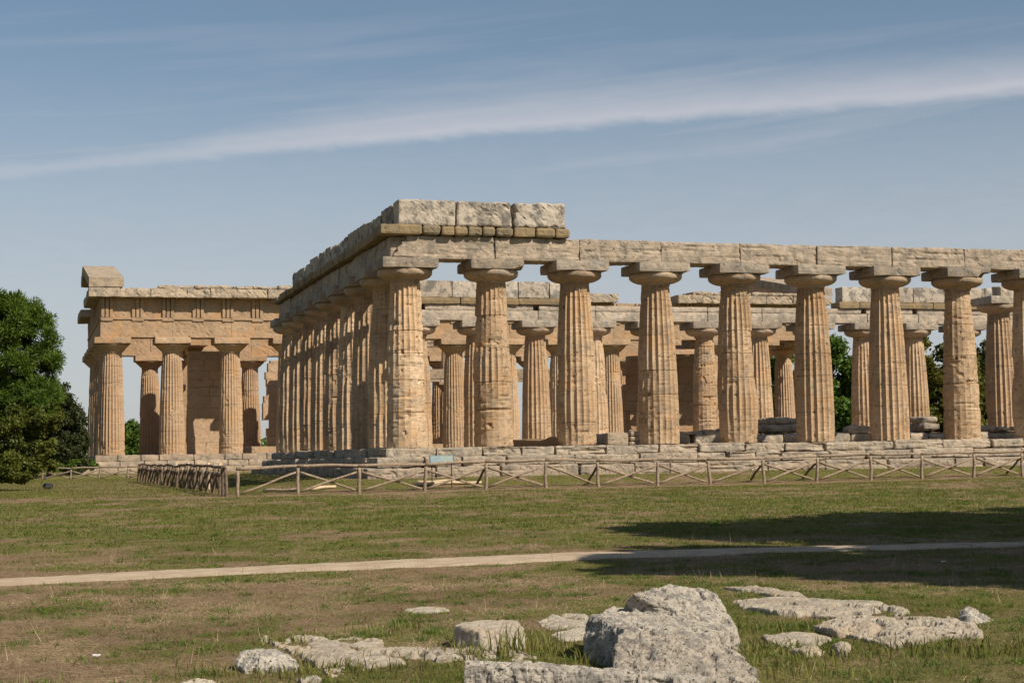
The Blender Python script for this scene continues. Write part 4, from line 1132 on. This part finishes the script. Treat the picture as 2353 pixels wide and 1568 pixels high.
# ------------------------------------------------------------------ grass
def blades(n, y0, y1, h, wd, seed, keep, lean=0.5, xk=0.41, clump=0):
    rg = np.random.default_rng(seed)
    y = np.sqrt(rg.uniform(y0 ** 2, y1 ** 2, n)); x = rg.uniform(-xk, xk, n) * y
    if clump:
        m_ = max(1, n // clump); yc = np.sqrt(rg.uniform(y0 ** 2, y1 ** 2, m_)); xc = rg.uniform(-xk, xk, m_) * yc
        i = rg.integers(0, m_, n); sp = rg.uniform(.02, .09, m_)[i]; x = xc[i] + rg.normal(size=n) * sp; y = yc[i] + rg.normal(size=n) * sp
    mg = rg.uniform(0, .62, n) ** 2; k = keep(x, y, rg) & (off_path(x, y) | off_path(x, y - mg) | off_path(x, y + mg)); x, y = x[k], y[k]; n = len(x)
    a_, b_ = to_local(x, y, HC); ok = ~((a_ > -1.7) & (b_ > -1.7)); x, y = x[ok], y[ok]; n = len(x)
    z = ground_z(x, y) - .006
    hh = h * rg.uniform(.45, 1.35, n); th = rg.uniform(0, 6.283, n); ln = rg.normal(size=(n, 2)) * lean * hh[:, None]
    ww = wd * rg.uniform(.6, 1.3, n) * .5; dx, dy = np.cos(th) * ww, np.sin(th) * ww
    v = np.stack([np.stack([x - dx, y - dy, z], 1), np.stack([x + dx, y + dy, z], 1), np.stack([x + ln[:, 0], y + ln[:, 1], z + hh * np.sqrt(np.clip(1 - lean ** 2 * .5, .1, 1))], 1)], 1).reshape(-1, 3)
    return v, np.arange(n * 3).reshape(-1, 3)


def cat(parts):
    v = np.concatenate([p[0] for p in parts]); o = 0; fs = []
    for p in parts: fs.append(p[1] + o); o += len(p[0])
    return v, np.concatenate(fs)


gk = lambda lo, bare=.6: (lambda x, y, rg: (green_mask(x, y) + rg.uniform(-.25, .25, len(x)) > lo) & (bare_mask(x, y) < bare))
dk = lambda hi: (lambda x, y, rg: (green_mask(x, y) + rg.uniform(-.3, .3, len(x)) < hi))
v, f = cat([blades(330000, 9.6, 17, .026, .006, 1, gk(.50), .8), blades(4000, 9.6, 15, .06, .006, 10, gk(.62), .5), blades(260000, 17, 30, .034, .011, 2, gk(.50), .8), blades(200000, 30, 62, .055, .022, 3, gk(.48), .6), blades(110000, 60, 118, .06, .035, 33, gk(.42, .9), .6)])
tag(link('grass', fast_mesh('grass', v, f, M['grass'])), 'short green grass growing in patches over the meadow', 'grass', kind='stuff')
v, f = cat([blades(150000, 9.6, 16, .05, .006, 4, dk(.66), 2.4), blades(70000, 9.6, 20, .085, .0085, 14, dk(.60), 2.2), blades(120000, 16, 30, .07, .010, 5, dk(.62), 2.0), blades(60000, 30, 55, .06, .014, 6, dk(.5), 1.2), blades(2600, 11, 26, .15, .005, 7, dk(.6), .3, clump=5)])
tag(link('dry_grass', fast_mesh('dry_grass', v, f, M['straw'])), 'dry flattened straw and upright stalks over the meadow', 'dry grass', kind='stuff')
v, f = cat([blades(46000, 10, 20, .058, .011, 8, gk(.36), .85, clump=44), blades(70000, 20, 48, .062, .02, 9, gk(.5), .9, clump=26)])
tag(link('weeds', fast_mesh('weeds', v, f, M['weed'])), 'low leafy weeds in dark green clumps over the meadow', 'weeds', kind='stuff')
# taller tufts round the stones
rg = np.random.default_rng(5); vs_, n0 = [], 0
spots = [((1175, 1508), 60, .24, .09), ((1115, 1508), 22, .16, .12), ((1380, 1525), 160, .13, .28), ((1230, 1495), 60, .2, .1), ((1090, 1512), 60, .12, .05), ((640, 1478), 110, .09, .12), ((700, 1545), 160, .1, .3), ((560, 1545), 200, .1, .4),
         ((1740, 1500), 200, .1, .3), ((1900, 1510), 220, .1, .4), ((2100, 1492), 220, .1, .35), ((1800, 1445), 200, .1, .35), ((950, 1540), 260, .1, .5), ((1050, 1500), 100, .11, .12), ((870, 1450), 160, .09, .3), ((1800, 1545), 200, .1, .4), ((2280, 1500), 160, .12, .3), ((1300, 1500), 120, .12, .2)]
for (px, py), n, h, sp in spots:
    n = int(n * .7); h = h * .8 if h < .14 else h
    c = hit(px, py); x = c[0] + rg.normal(size=n) * sp; y = c[1] + rg.normal(size=n) * sp * .7; z = ground_z(x, y)
    th = rg.uniform(0, 6.28, n); hh = h * rg.uniform(.5, 1.3, n); wv = .0055 * rg.uniform(.6, 1.4, n); ln = rg.normal(size=(n, 2)) * .28 * hh[:, None]
    dx, dy = np.cos(th) * wv, np.sin(th) * wv
    b0 = np.stack([x - dx, y - dy, z], 1); b1 = np.stack([x + dx, y + dy, z], 1)
    m0 = np.stack([x - dx * .8 + ln[:, 0] * .4, y - dy * .8 + ln[:, 1] * .4, z + hh * .6], 1); m1 = np.stack([x + dx * .8 + ln[:, 0] * .4, y + dy * .8 + ln[:, 1] * .4, z + hh * .6], 1)
    tp = np.stack([x + ln[:, 0] * 1.3, y + ln[:, 1] * 1.3, z + hh], 1)
    vs_.append(np.stack([b0, b1, m1, b0, m1, m0, m0, m1, tp], 1).reshape(-1, 3))
v = np.concatenate(vs_)
tag(link('tall_grass', fast_mesh('tall_grass', v, np.arange(len(v)).reshape(-1, 3), M['grass'])), 'taller green blades growing round the fallen stones', 'grass', kind='stuff')
